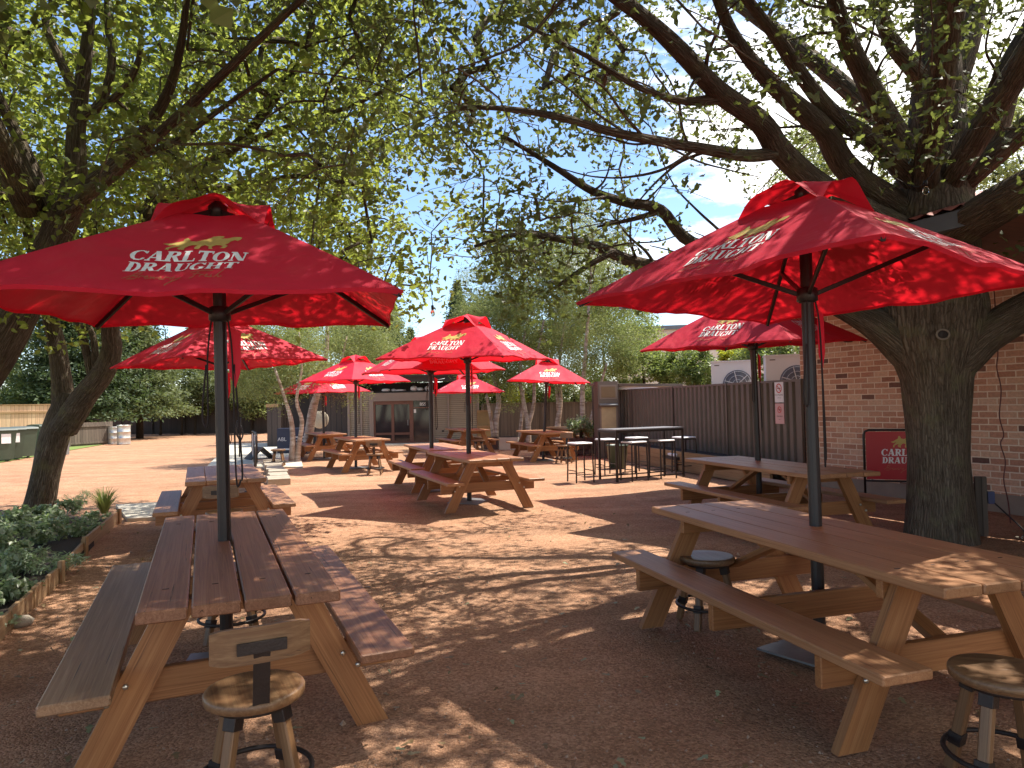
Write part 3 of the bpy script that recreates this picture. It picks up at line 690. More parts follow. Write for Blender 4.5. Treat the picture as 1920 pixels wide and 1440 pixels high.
# ---------------------------------------------------------------- printed lettering (rasterised into runs of small faces)
def E_(x, y, cx, cy, rx, ry): return ((x-cx)/rx)**2+((y-cy)/ry)**2 < 1
def RC(x, y, x0, y0, x1, y1): return (x >= x0) & (x <= x1) & (y >= y0) & (y <= y1)
def ln_(x, y, x0, y0, x1, y1, w0): # slanted bar with horizontal width w0
    return (y >= min(y0, y1)) & (y <= max(y0, y1)) & (np.abs(x-(x0+(y-y0)*(x1-x0)/(y1-y0))) < w0/2)
def srf(x, y, c, yb, w0=3.4): return RC(x, y, c-w0/2, yb, c+w0/2, yb+.9)
def G_C(x, y): return (E_(x, y, 5, 5, 5, 5.1) & ~E_(x, y, 5.4, 5, 2.7, 4.2) & ~((x > 5.6) & (np.abs(y-5) < 2.3))) | RC(x, y, 8.2, 6.6, 9.1, 9.8)
def G_A(x, y): return (ln_(x, y, 1.4, 0, 4.9, 10, 1.2) | ln_(x, y, 8.2, 0, 5.2, 10, 3.0) | RC(x, y, 2.6, 2.7, 7, 3.6)) & (y < 10) | srf(x, y, 1.4, 0, 3.2) | srf(x, y, 8.2, 0, 4.6)
def G_R(x, y): return RC(x, y, 1.2, 0, 4, 10) | (E_(x, y, 4.6, 7.3, 4.2, 2.75) & ~E_(x, y, 4.3, 7.3, 1.9, 1.7) & (x > 3)) | ln_(x, y, 5.2, 5, 8.4, 0, 2.9) | srf(x, y, 2.4, 0, 4.6) | srf(x, y, 2.0, 9.1, 3.6) | srf(x, y, 8.6, 0, 3.0)
def G_L(x, y): return RC(x, y, 1.2, 0, 4, 10) | srf(x, y, 2.6, 9.1, 4.8) | RC(x, y, .2, 0, 8.4, .95) | RC(x, y, 7.5, 0, 8.4, 3)
def G_T(x, y): return RC(x, y, 3.4, 0, 6.2, 10) | RC(x, y, .2, 9, 9.4, 10) | RC(x, y, .2, 7.2, 1.1, 10) | RC(x, y, 8.5, 7.2, 9.4, 10) | srf(x, y, 4.8, 0, 4.8)
def G_O(x, y): return E_(x, y, 5, 5, 5, 5.1) & ~E_(x, y, 5, 5, 2.2, 4.2)
def G_N(x, y): return RC(x, y, 1.2, 0, 2.2, 10) | RC(x, y, 8.2, 0, 9.2, 10) | ln_(x, y, 1.9, 10, 8.0, 0, 3.2) | srf(x, y, 1.7, 0, 3.2) | srf(x, y, 8.7, 9.1, 3.2) | srf(x, y, 1.3, 9.1, 2.8)
def G_D(x, y): return (E_(x, y, 3.9, 5, 5.2, 5.0) & ~E_(x, y, 3.9, 5, 2.5, 4.1) & (x > 3.6)) | RC(x, y, 1.2, 0, 4, 10) | RC(x, y, .2, 0, 4, .9) | RC(x, y, .2, 9.1, 4, 10)
def G_U(x, y): return RC(x, y, 1.2, 3, 4, 10) | RC(x, y, 7.6, 3, 8.6, 10) | (E_(x, y, 4.9, 3.4, 3.7, 3.5) & ~E_(x, y, 5.8, 3.5, 1.85, 2.6) & (y < 3.5)) | srf(x, y, 2.5, 9.1, 4.8) | srf(x, y, 8.1, 9.1, 3)
def G_G(x, y): return (E_(x, y, 5, 5, 5, 5.1) & ~E_(x, y, 5.4, 5, 2.7, 4.2) & ~((x > 5.6) & (y > 2.6) & (y < 7.3))) | RC(x, y, 6.3, .6, 8.9, 4.4) | RC(x, y, 5.3, 3.6, 9.6, 4.5) | RC(x, y, 8.2, 6.6, 9.1, 9.8)
def G_H(x, y): return RC(x, y, 1.0, 0, 3.7, 10) | RC(x, y, 6.7, 0, 9.4, 10) | RC(x, y, 3, 4.5, 7, 5.5) | srf(x, y, 2.35, 0, 4.4) | srf(x, y, 2.35, 9.1, 4.4) | srf(x, y, 8.05, 0, 4.4) | srf(x, y, 8.05, 9.1, 4.4)
GL = dict(C=(G_C, 9.6), A=(G_A, 10.3), R=(G_R, 9.9), L=(G_L, 8.8), T=(G_T, 9.6), O=(G_O, 10.2), N=(G_N, 10.4), D=(G_D, 9.4), U=(G_U, 9.9), G=(G_G, 10), H=(G_H, 10.6))
def word_mask(word, X, Y, x0, x1, y0, y1, slant=.12):
    tot = sum(GL[c][1] for c in word); sx = (x1-x0)/tot; sy = (y1-y0)/10; m = np.zeros(X.shape, bool); q = 0
    for c in word:
        lx = (X-x0-slant*(Y-y0))/sx-q; ly = (Y-y0)/sy; m |= GL[c][0](lx, ly) & (lx > -1.5) & (lx < 11.5) & (ly >= 0) & (ly <= 10); q += GL[c][1]
    return m
def poly_mask(P, X, Y):
    m = np.zeros(X.shape, bool); n = len(P)
    for i in range(n):
        (x0, y0), (x1, y1) = P[i], P[(i+1) % n]
        if y0 == y1: continue
        m ^= ((y0 > Y) != (y1 > Y)) & (X < (x1-x0)*(Y-y0)/(y1-y0)+x0)
    return m
def stroke_mask(S, X, Y, wd):
    m = np.zeros(X.shape, bool)
    for P in S:
        for (x0, y0), (x1, y1) in zip(P, P[1:]):
            d2 = (x1-x0)**2+(y1-y0)**2+1e-9; t = np.clip(((X-x0)*(x1-x0)+(Y-y0)*(y1-y0))/d2, 0, 1)
            m |= (X-x0-t*(x1-x0))**2+(Y-y0-t*(y1-y0))**2 < wd*wd
    return m
# logo space: x 0..1900, y 0 (top) .. 900, as printed
HORSES = [(440,205),(545,190),(640,155),(715,130),(718,95),(760,78),(803,98),(815,128),(880,142),(930,145),(1060,112),(1110,85),(1150,60),(1250,38),(1325,50),(1285,95),(1380,92),(1480,60),(1560,62),(1612,82),(1600,122),(1560,157),(1510,135),(1455,165),(1430,210),(1385,238),(1442,258),(1400,302),(1330,302),(1372,268),(1320,250),(1260,252),(1200,288),(1232,326),(1168,320),(1160,282),(1090,255),(1040,290),(1035,332),(962,330),(950,290),(985,255),(900,238),(860,246),(802,288),(805,332),(730,320),(688,290),(735,252),(650,262),(580,290),(575,326),(520,322),(528,280),(600,238),(652,222),(600,216),(540,232)]
SCRIPT = [[(180,800),(260,760),(330,700),(270,800),(250,815)],[(300,720),(400,700),(380,745),(300,760),(375,775),(350,810),(255,815)],[(395,800),(415,765),(450,770)],[(470,785),(510,775),(500,760),(470,780),(490,805),(540,795)],[(550,770),(560,800),(590,775),(600,800),(640,770)],[(655,785),(690,775),(680,760),(655,785),(680,802),(720,795)],[(730,800),(745,765),(790,770)],[(810,770),(820,795),(870,765),(850,820),(780,870),(770,860),(960,790)],
          [(1080,720),(1200,700),(1370,700)],[(1190,705),(1130,800),(1090,815)],[(1120,755),(1210,750)],[(1220,800),(1235,768),(1270,770)],[(1290,785),(1325,775),(1315,762),(1290,785),(1310,802),(1350,795)],[(1380,765),(1365,780),(1390,795),(1365,805)],[(1420,805),(1530,690)],[(1430,795),(1470,770),(1475,800),(1520,790)]]
def runs(mask):
    out_ = []
    for j in range(mask.shape[0]):
        r = mask[j].astype(np.int8); d = np.diff(np.concatenate([[0], r, [0]])); st = np.where(d == 1)[0]; en = np.where(d == -1)[0]
        out_ += [(j, a, b) for a, b in zip(st, en)]
    return out_
def logo(part, cw=6.5, chh=7.0):
    nx_, ny_ = int(1900/cw), int(900/chh); X, Y = np.meshgrid((np.arange(nx_)+.5)*cw, (np.arange(ny_)+.5)*chh)
    if part == 'white': m = word_mask('CARLTON', X, -Y, 85, 1775, -505, -360) | word_mask('DRAUGHT', X, -Y, 105, 1690, -668, -530)
    elif part == 'gold': m = poly_mask(HORSES, X, Y)
    else: m = stroke_mask(SCRIPT, X, Y, 6.5)
    return [(a*cw, b*cw, j*chh, (j+1)*chh) for j, a, b in runs(m)]
LOGO = {k: logo(k) for k in ('white', 'gold', 'script')}
def print_mesh(name, part, fn, mat, parent, split=8):
    vs = []; fs = []
    for a, b, y0, y1 in LOGO[part]:
        n = max(1, int((b-a)/130)); base = len(vs)
        for i in range(n+1):
            x = a+(b-a)*i/n; vs.append(fn(x, y0)); vs.append(fn(x, y1))
        fs += [(base+2*i, base+2*i+1, base+2*i+3, base+2*i+2) for i in range(n)]
    return MB().add(vs, fs).build(name, mat, parent)

# ---------------------------------------------------------------- umbrellas
def canopy_pt(k, u, s, W_, A, sag=.038):
    """panel k (0 faces -y), u -1..1 across, s 0..1 from apex to rim"""
    h = W_/2; bow = .025*(1-u*u)*s*s
    x = u*s*h; y = -s*h*(1-bow); ridge = abs(u)
    z = A*(1-s) - sag*(1-u*u)*s*(1.1-.35*s) + .010*math.sin(9*u+k)*s*s*(1-u*u) - .03*s**3*(abs(u)**6)
    z += .006*math.sin(23*s+4*u+k*1.7)*(1-ridge) + .004*math.sin(17*u+6*s*s+k*2.3)*s*s*(1-ridge**2) + .003*math.sin(31*u*s+k)*(1-ridge)*s
    c, n = [(1, 0), (0, 1), (-1, 0), (0, -1)][k]
    return (x*c-y*n, x*n+y*c, z)
def make_umbrella(W_=2.03, A=.60, rim=2.14, label=None, loc=(0, 0, 0), rz=0, side=1.0, seed=0):
    t = empty('market_umbrella', loc, rz, label, 'umbrella', 'red market umbrellas over the picnic tables')
    random.seed(seed+3)
    n = 20; m_ = 16; V = []; Fc = []
    for k in range(4):
        b = len(V)
        for j in range(m_+1):
            s_ = .17+(.83)*j/m_
            for i in range(n+1):
                x, y, z = canopy_pt(k, -1+2*i/n, s_, W_, A); V.append((x, y, z))
        Fc += [(b+j*(n+1)+i, b+(j+1)*(n+1)+i, b+(j+1)*(n+1)+i+1, b+j*(n+1)+i+1) for j in range(m_) for i in range(n)]
        b = len(V)      # narrow turned hem
        for i in range(n+1):
            x, y, z = canopy_pt(k, -1+2*i/n, 1, W_, A); V.append((x, y, z)); V.append((x*.988, y*.988, z-.018))
        Fc += [(b+2*i, b+2*i+1, b+2*i+3, b+2*i+2) for i in range(n)]
    o = MB().add(V, Fc, None, True).build('canopy', M['red'], t, (0, 0, rim)); can = o
    # raised vent cap with arched edges
    V = []; Fc = []
    for k in range(4):
        b = len(V); nn = 14
        for j in range(8):
            s_ = .29*j/7
            for i in range(nn+1):
                u = -1+2*i/nn; x, y, z = canopy_pt(k, u, max(s_, .001), W_, A, 0)
                z += .035 + .115*(1-u*u)**1.3*(s_/.29)**1.3 - .055*(s_/.29)*abs(u)**3 + .012*math.sin(7*u+k*2+seed)*(s_/.29)
                V.append((x, y, z))
        Fc += [(b+j*(nn+1)+i, b+(j+1)*(nn+1)+i, b+(j+1)*(nn+1)+i+1, b+j*(nn+1)+i+1) for j in range(7) for i in range(nn)]
    MB().add(V, Fc, None, True).build('vent_cap', M['red'], t, (0, 0, rim))
    MB().lathe([(.05, -.06), (.055, .0), (.02, .03)], (0, 0, rim+A-.02), 10).build('finial', M['black'], t)
    # ribs and struts
    hz = rim-.02-.02
    for k in range(4):
        a = math.pi/4+k*math.pi/2; d = Vector((math.cos(a), math.sin(a), 0)); Rr = W_/2*2**.5
        p0 = d*.03+Vector((0, 0, rim+A-.05)); p1 = d*(Rr*.985)+Vector((0, 0, rim-.045))
        MB().board(p0, p1, d.cross(Vector((0, 0, 1))), .022, .030, .003).build('rib', M['black'], t)
        q = p0.lerp(p1, .52); MB().board(d*.05+Vector((0, 0, hz)), q-Vector((0, 0, .015)), d.cross(Vector((0, 0, 1))), .02, .026, .003).build('strut', M['black'], t)
    MB().lathe([(.045, -.05), (.062, -.04), (.062, .03), (.045, .04)], (0, 0, hz), 12).build('hub', M['black'], t)
    mb = MB(); mb.lathe([(.037, .02), (.037, rim+A-.03)], (0, 0, 0), 12, False); mb.build('pole', M['black'], t)
    MB().box((0, 0, .010), (.52, .52, .012)).build('base_plate', M['plate'], t)
    # hoisting cords
    for dx, ln2, r_ in ((-.062, .62, 1), (.066, .95, -1)):
        P = [(dx*.6, -.02, hz), (dx*1.05, -.035, hz-.25), (dx*1.15, -.03, hz-ln2), (dx*1.5, -.02, hz-ln2-.03), (dx*1.65, -.02, hz-ln2+.06), (dx*1.2, -.03, hz-.3)]
        MB().tube(curve_pts(P, 5), .0055, 5).build('cord', M['rope'], t)
    MB().add([(.05, -.03, hz-.08), (.12, -.03, hz-.12), (.115, -.035, hz-.34), (.085, -.035, hz-.44), (.05, -.03, hz-.36)], [(0, 1, 2, 3, 4)]).build('tie_strap', M['red'], t)
    # printing, one set per panel
    for k in range(4):
        def fn(x, y, k=k):
            s_ = .435 + (y-40)/830*.515; xm = (x-945)*.54/1715*1.0; u = xm/(s_*W_/2)
            p = Vector(canopy_pt(k, u, s_, W_, A)); e = .01
            a = Vector(canopy_pt(k, u+e, s_, W_, A))-p; b = Vector(canopy_pt(k, u, s_+e, W_, A))-p; nr = a.cross(b).normalized()
            if nr.z < 0: nr = -nr
            return p+nr*.0035
        print_mesh('lettering', 'white', fn, M['white_ink'], can)
        print_mesh('horse_emblem', 'gold', fn, M['gold_ink'], can)
        if k in (0, 1, 3): print_mesh('script', 'script', fn, M['dim_ink'], can)
    return t
u1 = make_umbrella(2.03, .60, 2.12, 'largest red umbrella at left with white lettering facing the camera', (-1.70, 4.2, 0), R(11.4))
u1.rotation_euler = (R(1.9), R(-.3), R(11.4))
# canopies are shared through copies; each umbrella leans a little
def ucopy(loc, yaw, lab, rim=2.14, tilt=(0, 0), sc=1.0, turn=0):
    c = copy_tree(u1); c.location = loc; c.scale = (sc, sc, rim/2.12); c.rotation_euler = (tilt[0], tilt[1], yaw); c['label'] = lab; return c
ucopy((1.80, 4.26, 0), R(34.7), 'red umbrella standing in the nearest right table, corner toward the camera', 2.19, (R(-1.0), R(1.0)), .985)
ucopy((-3.66, 9.05, 0), R(50.6), 'red umbrella over the table by the banner, dappled with leaf shade', 2.13, (R(-1.2), R(-1)), .94)
ucopy((-.70, 11.1, 0), R(68.4), 'red umbrella over the middle table with crumpled looking shade pattern', 2.25, (R(1), R(-1.4)), 1.01)
ucopy((-1.46, 12.7, 0), R(24), 'flat looking red umbrella half hidden behind the middle one', 2.14, (R(.5), 0), 1.01)
ucopy((-3.90, 17.6, 0), R(54), 'red umbrella with folded vent, right of the two overlapping ones in front of the birch', 2.16, (0, R(.8)), .95)
ucopy((-5.55, 20.9, 0), R(54), 'lower red umbrella tucked behind another, beside the pale trunk', 1.97, (0, R(-1.2)), .97)
ucopy((-1.40, 21.8, 0), R(12), 'smallest red umbrella, in front of the beige clad shed wall', 1.90, (0, R(.5)), .98)
ucopy((.79, 18.9, 0), R(4), 'red umbrella standing alone at right in front of the birch trees', 2.10, (R(.5), R(3.5)), .99)
ucopy((3.05, 8.85, 0), R(42), 'red umbrella between the nearest right one and the brick wall', 2.21, (R(.5), R(-2.6)), .97)

# ---------------------------------------------------------------- timber stools
def make_stool(label, loc, rz, back=True, zseat=.46, r_=.185, grp='round timber stools'):
    t = empty('round_stool', loc, rz, label, 'stool', grp)
    pr = [(r_*.93, -.042), (r_*.985, -.036), (r_, -.022), (r_, -.010), (r_*.975, -.002), (r_*.9, 0), (r_*.5, -.006), (.0005, -.008)]
    s_ = MB(); s_.lathe(pr, (0, 0, 0), 40); s_.g = [(v[1]*1.0+5, v[0], v[2]) for v in s_.v]; s_.build('seat', M['wood_stool'], t, (0, 0, zseat))
    MB().lathe([(r_*.8, -.06), (r_*.8, -.044)], (0, 0, 0), 24).build('seat_plate', M['iron'], t, (0, 0, zseat))
    for k in range(4):
        a = math.pi/4+k*math.pi/2; d = Vector((math.cos(a), math.sin(a), 0)); p0 = d*(r_*.62)+Vector((0, 0, zseat-.06)); p1 = d*(r_*1.12)
        lg = MB().board(p0, p1, d.cross(Vector((0, 0, 1))), .042, .042, .006).build('leg', M['wood_stool'], t)
        q0 = p0.lerp(p1, -.02); q1 = p0.lerp(p1, .13); MB().board(q0, q1, d.cross(Vector((0, 0, 1))), .052, .052, .002).build('bracket', M['iron'], lg)
        q0 = p0.lerp(p1, .60); q1 = p0.lerp(p1, .72); MB().board(q0, q1, d.cross(Vector((0, 0, 1))), .052, .052, .002).build('bracket', M['iron'], lg)
    rr = r_*1.12; zz = (zseat-.06)*.34
    MB().tube([(rr*math.cos(2*math.pi*i/40), rr*math.sin(2*math.pi*i/40), zz) for i in range(41)], .010, 8, False).build('foot_ring', M['iron'], t)
    if back:
        yb = -r_-.012
        MB().board((0, yb+.03, zseat-.05), (0, yb-.025, zseat+.235), (1, 0, 0), .058, .008, .001).build('back_bar', M['iron'], t)
        MB().board((-.085, yb-.027, zseat+.215), (.085, yb-.027, zseat+.215), (0, 0, 1), .042, .008, .001).build('back_plate', M['iron'], t)
        P = []
        mb = MB(); nseg = 10; w0 = .172
        vs = []; gs = []
        for i in range(nseg+1):
            u = -1+2*i/nseg; x = u*w0; y = yb+.022*(1-u*u)*-1+.012*0
            zt_, zb_ = zseat+.285-.012*u**6, zseat+.155+.012*u**6
            for yy, z in ((y-.0, zb_), (y, zt_), (y+.020, zt_), (y+.020, zb_)): vs.append((x, yy+.004, z)); gs.append((x+7, z, yy))
        fs = [(i*4+j, i*4+(j+1) % 4, (i+1)*4+(j+1) % 4, (i+1)*4+j) for i in range(nseg) for j in range(4)]+[(3, 2, 1, 0), (nseg*4, nseg*4+1, nseg*4+2, nseg*4+3)]
        mb.add(vs, fs, gs); mb.build('backrest', M['wood_stool'], t)
    return t
s1 = make_stool('wooden stool with backrest and black bracket, at the near left table', (-1.005, 2.74, 0), R(27))
def scopy(src, loc, rz, lab): c = copy_tree(src); c.location = loc; c.rotation_euler = (0, 0, rz); c['label'] = lab; return c
scopy(s1, (1.865, 2.76, 0), R(78), 'round wooden stool at the front right corner, beside the nearest right table')
scopy(s1, (-3.02, 7.42, 0), R(12), 'shaded backed stool tucked into the table by the banner')
scopy(s1, (-3.10, 15.9, 0), R(6), 'backed stool at the near end of a distant sunlit table')
scopy(s1, (1.25, 17.7, 0), R(150), 'backed stool by the far right sunlit table')
s5 = make_stool('backless round stool under the far end of the near left table', (-1.90, 4.78, 0), R(20), False)
scopy(s5, (1.30, 4.86, 0), R(10), 'backless round stool with pale glossy top behind the nearest right table')
scopy(s5, (-6.05, 18.3, 0), R(10), 'backless stool with a sunlit top beside the framed banner')
scopy(s5, (-1.02, 21.0, 0), R(10), 'distant backless stool near the smallest umbrella')
scopy(s5, (-4.9, 22.9, 0), R(10), 'backless stool with bright top seen through the legs of the table by the pale trunk')

# ---------------------------------------------------------------- bar table and bar stools
t = empty('bar_table', (0, 0, 0), 0, 'tall black framed bar table with thin dark top', 'bar table')
A_ = Vector((1.93, 13.35, 0)); ux = Vector((.895, .446, 0)); uy = Vector((-.446, .895, 0)); BL, BW, BH = 1.62, .62, .985
cc = A_+ux*BL/2+uy*BW/2; t.location = cc; t.rotation_euler = (0, 0, math.atan2(.446, .895))
MB().box((0, 0, BH-.012), (BL, BW, .024)).build('tabletop', M['grey_plastic'], t)
fr = MB()
for sy in (-1, 1): fr.box((0, sy*(BW/2-.02), BH-.045), (BL-.04, .028, .04)); fr.box((0, sy*(BW/2-.02), .06), (BL-.08, .022, .022))
for sx2 in (-1, 1): fr.box((sx2*(BL/2-.02), 0, BH-.045), (.028, BW-.07, .04))
fr.build('frame', M['iron'], t)
for sx2 in (-1, 1):
    for sy in (-1, 1): MB().box((sx2*(BL/2-.02), sy*(BW/2-.02), (BH-.03)/2), (.036, .036, BH-.03)).build('leg', M['iron'], t)
def make_bstool(loc, rz, lab):
    t = empty('bar_stool', loc, rz, lab, 'bar stool', 'black framed bar stools around the bar table')
    w2 = .17
    f_ = MB()
    for s_ in (-1, 1): f_.box((0, s_*w2, .705), (2*w2, .022, .022)); f_.box((s_*w2, 0, .7051), (.0218, 2*w2-.03, .0218)); f_.box((0, s_*w2, .15), (2*w2-.02, .016, .016)); f_.box((s_*w2, 0, .22), (.016, 2*w2-.02, .016))
    f_.build('frame', M['iron'], t)
    for a in (-1, 1):
        for b in (-1, 1): MB().board((a*w2, b*w2, .70), (a*(w2+.015), b*(w2+.015), 0), (1, 0, 0), .022, .022, .001).build('leg', M['iron'], t)
    s_ = MB(); s_.board((-.18, 0, .733), (.18, 0, .733), (0, 1, 0), .36, .034, .012); s_.build('seat', M['white'], t)
    return t
bs = make_bstool((1.27, 13.55, 0), R(22), 'bar stool standing left of the bar table end')
for (px, py, Y), lab in (((1190, 905, 13.6), 'bar stool in front of the bar table, middle'), ((1243, 902, 13.95), 'bar stool in front of the bar table, right'), ((1139, 890, 14.7), 'bar stool behind the left end of the bar table'),
                         ((1195, 887, 15.1), 'bar stool behind the middle of the bar table'), ((1284, 890, 14.9), 'bar stool right of the bar table by the sleeper edging')):
    c = at(px, py, Y); q = scopy(bs, (c.x, c.y, 0), R(26), lab)
c = at(1158, 870, 16.2); t = empty('waste_bin', (c.x, c.y, 0), R(10), 'dark plastic tub behind the bar table', 'tub')
MB().lathe([(.19, 0), (.23, .5), (.245, .5), (.245, .53), (.21, .53), (.18, .05)], (0, 0, 0), 20).build('tub', M['bin'], t)
# low bench table with pale cushions by the fence
c = at(1262, 880, 16.0); t = empty('low_bench', (c.x, c.y, 0), R(98), 'low dark bench with pale cushions beyond the bar stools', 'bench')
MB().box((0, 0, .26), (1.5, .45, .06)).build('seat', M['dark'], t)
for x_ in (-.65, .65):
    for y_ in (-.18, .18): MB().box((x_, y_, .115), (.05, .05, .23)).build('leg', M['dark'], t)
for x_ in (-.42, .3): MB().board((x_-.22, 0, .325), (x_+.22, 0, .325), (0, 1, 0), .40, .07, .02).build('cushion', M['white'], t)

# ---------------------------------------------------------------- framed red sign behind the oak
sc_ = at(1700, 872, 10.1); t = empty('red_sign', (sc_.x-.02, sc_.y, 0), R(-66+14), 'red framed board with gold horses and white lettering, half behind the oak trunk', 'sign')
t.rotation_euler = (0, 0, R(-22))
W2 = .52; zb, zt = .30, 1.03
MB().box((0, 0, (zb+zt)/2), (2*W2-.05, .02, zt-zb-.05)).build('sign_face', M['sign_red'], t)
P = [(-W2, 0, .0), (-W2, 0, zt-.07), (-W2+.02, 0, zt-.02), (-W2+.07, 0, zt), (W2-.07, 0, zt), (W2-.02, 0, zt-.02), (W2, 0, zt-.07), (W2, 0, 0)]
fr = MB(); fr.tube(P, .017, 8); MB().tube([(-W2, 0, zb), (W2, 0, zb)], .014, 8).build('crossbar', M['black'], t)
for s_ in (-1, 1): MB().tube([(s_*W2, -.22, .015), (s_*W2, .22, .015)], .017, 8).build('foot', M['black'], t)
fr.build('frame', M['black'], t)
def fn(x, y): return ((x-945)/1715*.60, -.0125, .97-(y-40)/830*.55)
print_mesh('lettering', 'white', fn, M['white_ink'], t); print_mesh('horse_emblem', 'gold', fn, M['gold_ink'], t); print_mesh('script', 'script', fn, M['dim_ink'], t)

# ---------------------------------------------------------------- barrier banners
def make_banner(loc, rz, lab, ln2=1.5):
    t = empty('barrier_banner', loc, rz, lab, 'barrier', 'black framed barrier banners')
    MB().box((0, 0, .46), (ln2-.06, .008, .66)).build('banner', M['banner'], t)
    h = ln2/2; f2 = MB(); f2.tube([(-h, 0, 0), (-h, 0, .80), (-h+.05, 0, .85), (h-.05, 0, .85), (h, 0, .80), (h, 0, 0)], .018, 8); f2.tube([(-h, 0, .12), (h, 0, .12)], .012, 8); f2.build('frame', M['black'], t)
    for s_ in (-1, 1): MB().box((s_*h, 0, .012), (.06, .36, .02)).build('foot', M['black'], t)
    return t
bn = make_banner((-4.98, 13.7, 0), R(110), 'black framed pale banner standing behind the shaded left table')
scopy(bn, (-6.9, 19.0, 0), R(112), 'black framed banner on the path behind the nearer banner')
scopy(bn, (-7.35, 20.2, 0), R(115), 'furthest black framed banner on the path, next to the ring ornament')
c = at(449, 850, 22); t = empty('ring_ornament', (c.x, c.y, 0), 0, 'dark branching ornament on a thin stem beside the path banners', 'ornament')
mb = MB(); mb.tube([(0, 0, 0), (0, 0, .55)], .025, 6)
for k in range(7):
    a = k*.9; mb.tube(curve_pts([(0, 0, .45+.03*k), (.12*math.cos(a), .12*math.sin(a), .7+.03*k), (.05*math.cos(a+1), .1*math.sin(a+1), 1.0+.04*k)], 4), .016, 5)
mb.build('stem', M['iron'], t)
c = at(487, 845, 21); t = empty('sandwich_board', (c.x, c.y, 0), R(40), 'low folded dark board lying open on the path', 'board')
MB().prism([(-.4, 0), (0, .36), (.4, 0), (.36, 0), (0, .32), (-.36, 0)], (0, -.3, .02), (1, 0, 0), (0, 0, 1), (0, 1, 0), .6).build('panels', M['dark'], t)

# ---------------------------------------------------------------- bins, drums, pipes
def make_bin(loc, rz, lab, lidm='binlid'):
    t = empty('wheelie_bin', loc, rz, lab, 'wheelie bin', 'wheelie bins along the paling fence')
    mb = MB(); mb.add([(-.22, -.25, .06), (.22, -.25, .06), (.22, .22, .06), (-.22, .22, .06), (-.29, -.33, .98), (.29, -.33, .98), (.29, .33, .98), (-.29, .33, .98)], [(3, 2, 1, 0), (4, 5, 6, 7), (0, 1, 5, 4), (1, 2, 6, 5), (2, 3, 7, 6), (3, 0, 4, 7)])
    mb.box((0, 0, .965), (.62, .70, .03)); mb.build('body', M['bin'], t)
    MB().prism([(-.37, 0), (.37, 0), (.36, .05), (.1, .085), (-.34, .05)], (-.305, 0, .985), (0, 1, 0), (0, 0, 1), (1, 0, 0), .61).build('lid', M[lidm], t)
    for s_ in (-1, 1): MB().lathe([(.10, -.025), (.11, -.02), (.11, .02), (.10, .025)], (0, 0, 0), 16).build('wheel', M['black'], t, (s_*.27, .26, .11)).rotation_euler = (0, R(90), 0)
    MB().tube([(-.25, .37, .93), (-.25, .42, .95), (.25, .42, .95), (.25, .37, .93)], .014, 6).build('handle', M['bin'], t)
    return t
c = at(5, 860, 22.6); b1 = make_bin((c.x, c.y, 0), R(52), 'grey lidded green bin at the left edge of the photo with a white sticker')
MB().box((0, -.318, .72), (.26, .008, .30)).build('sticker', M['white'], b1)
MB().box((.302, -.0, .72), (.008, .26, .30)).build('sticker', M['white'], b1)
c = at(22, 855, 23.3); q = scopy(b1, (c.x, c.y, 0), R(52), 'second green bin from the left edge, white sticker on its side')
c = at(44, 850, 24.1); q = scopy(b1, (c.x, c.y, 0), R(60), 'dark bin right of the two stickered bins')
for ch in list(KIDS[q.name]):
    if ch.name.startswith('sticker'): bpy.data.objects.remove(ch)
c = at(76, 838, 28); q = make_bin((c.x, c.y, 0), R(70), 'dark brown bin farther back, half behind the leaning trunk', 'bin')
c = at(124, 848, 25.5); t = empty('marker_post', (c.x, c.y, 0), 0, 'short grey post with a bright green cap right of the leaning trunk', 'post')
MB().box((-.02, 0, .42), (.17, .17, .84)).build('post', M['plate'], t); MB().lathe([(.13, 0), (.12, .04), (.04, .08), (.03, .2)], (0, 0, .845), 12).build('cap', M['green_cap'], t)
def make_drum(loc, lab, s_=1.0):
    t = empty('steel_drum', loc, random.uniform(0, 3), lab, 'drum', 'bright steel drums by the far fence')
    MB().lathe([(.27, 0), (.285, .01), (.28, .03), (.28, .27), (.295, .285), (.28, .30), (.28, .56), (.295, .575), (.28, .59), (.28, .84), (.29, .86), (.29, .88), (.26, .88), (.26, .86), (.01, .86)], (0, 0, 0), 24).build('drum', M['drum'], t)
    t.scale = (s_, s_, s_); return t
c = at(214, 817, 33); make_drum((c.x, c.y, 0), 'dull dented steel drum, left of the two by the dark fence', .9)
c = at(232, 817, 32.4); make_drum((c.x, c.y, 0), 'shiny steel drum, right of the two by the dark fence', 1.0)

# garden bed edging: upright timber offcuts and a board
t = empty('garden_edging', (0, 0, 0), 0, 'staggered pine board edging of the left garden bed', 'edging')
pts = [Vector((-3.0, 3.6, 0)), Vector((-3.36, 4.5, 0)), Vector((-3.72, 5.4, 0)), Vector((-4.1, 6.4, 0)), Vector((-4.62, 7.62, 0)), Vector((-5.42, 9.72, 0))]
for i, (a, b) in enumerate(zip(pts, pts[1:])):
    d = (b-a)
    nseg = 5 if i < 3 else 1
    for k in range(nseg):
        p = a+d*k/nseg; q = a+d*(k+1)/nseg; off = Vector((.012*(k % 2), 0, 0))
        z = (.13+.02*(k % 2)) if i < 4 else .16
        MB().board(p+off+Vector((0, 0, z/2-.01)), q+off+Vector((0, 0, z/2-.01)), (0, 0, 1), z+.02, .03, .004).build('edging_board', M['sleeper'], t)
for p in (pts[4], pts[5], pts[3]): MB().board(p+Vector((.03, 0, -.05)), p+Vector((.03, 0, .19)), (0, 1, 0), .05, .045).build('stake', M['sleeper'], t)
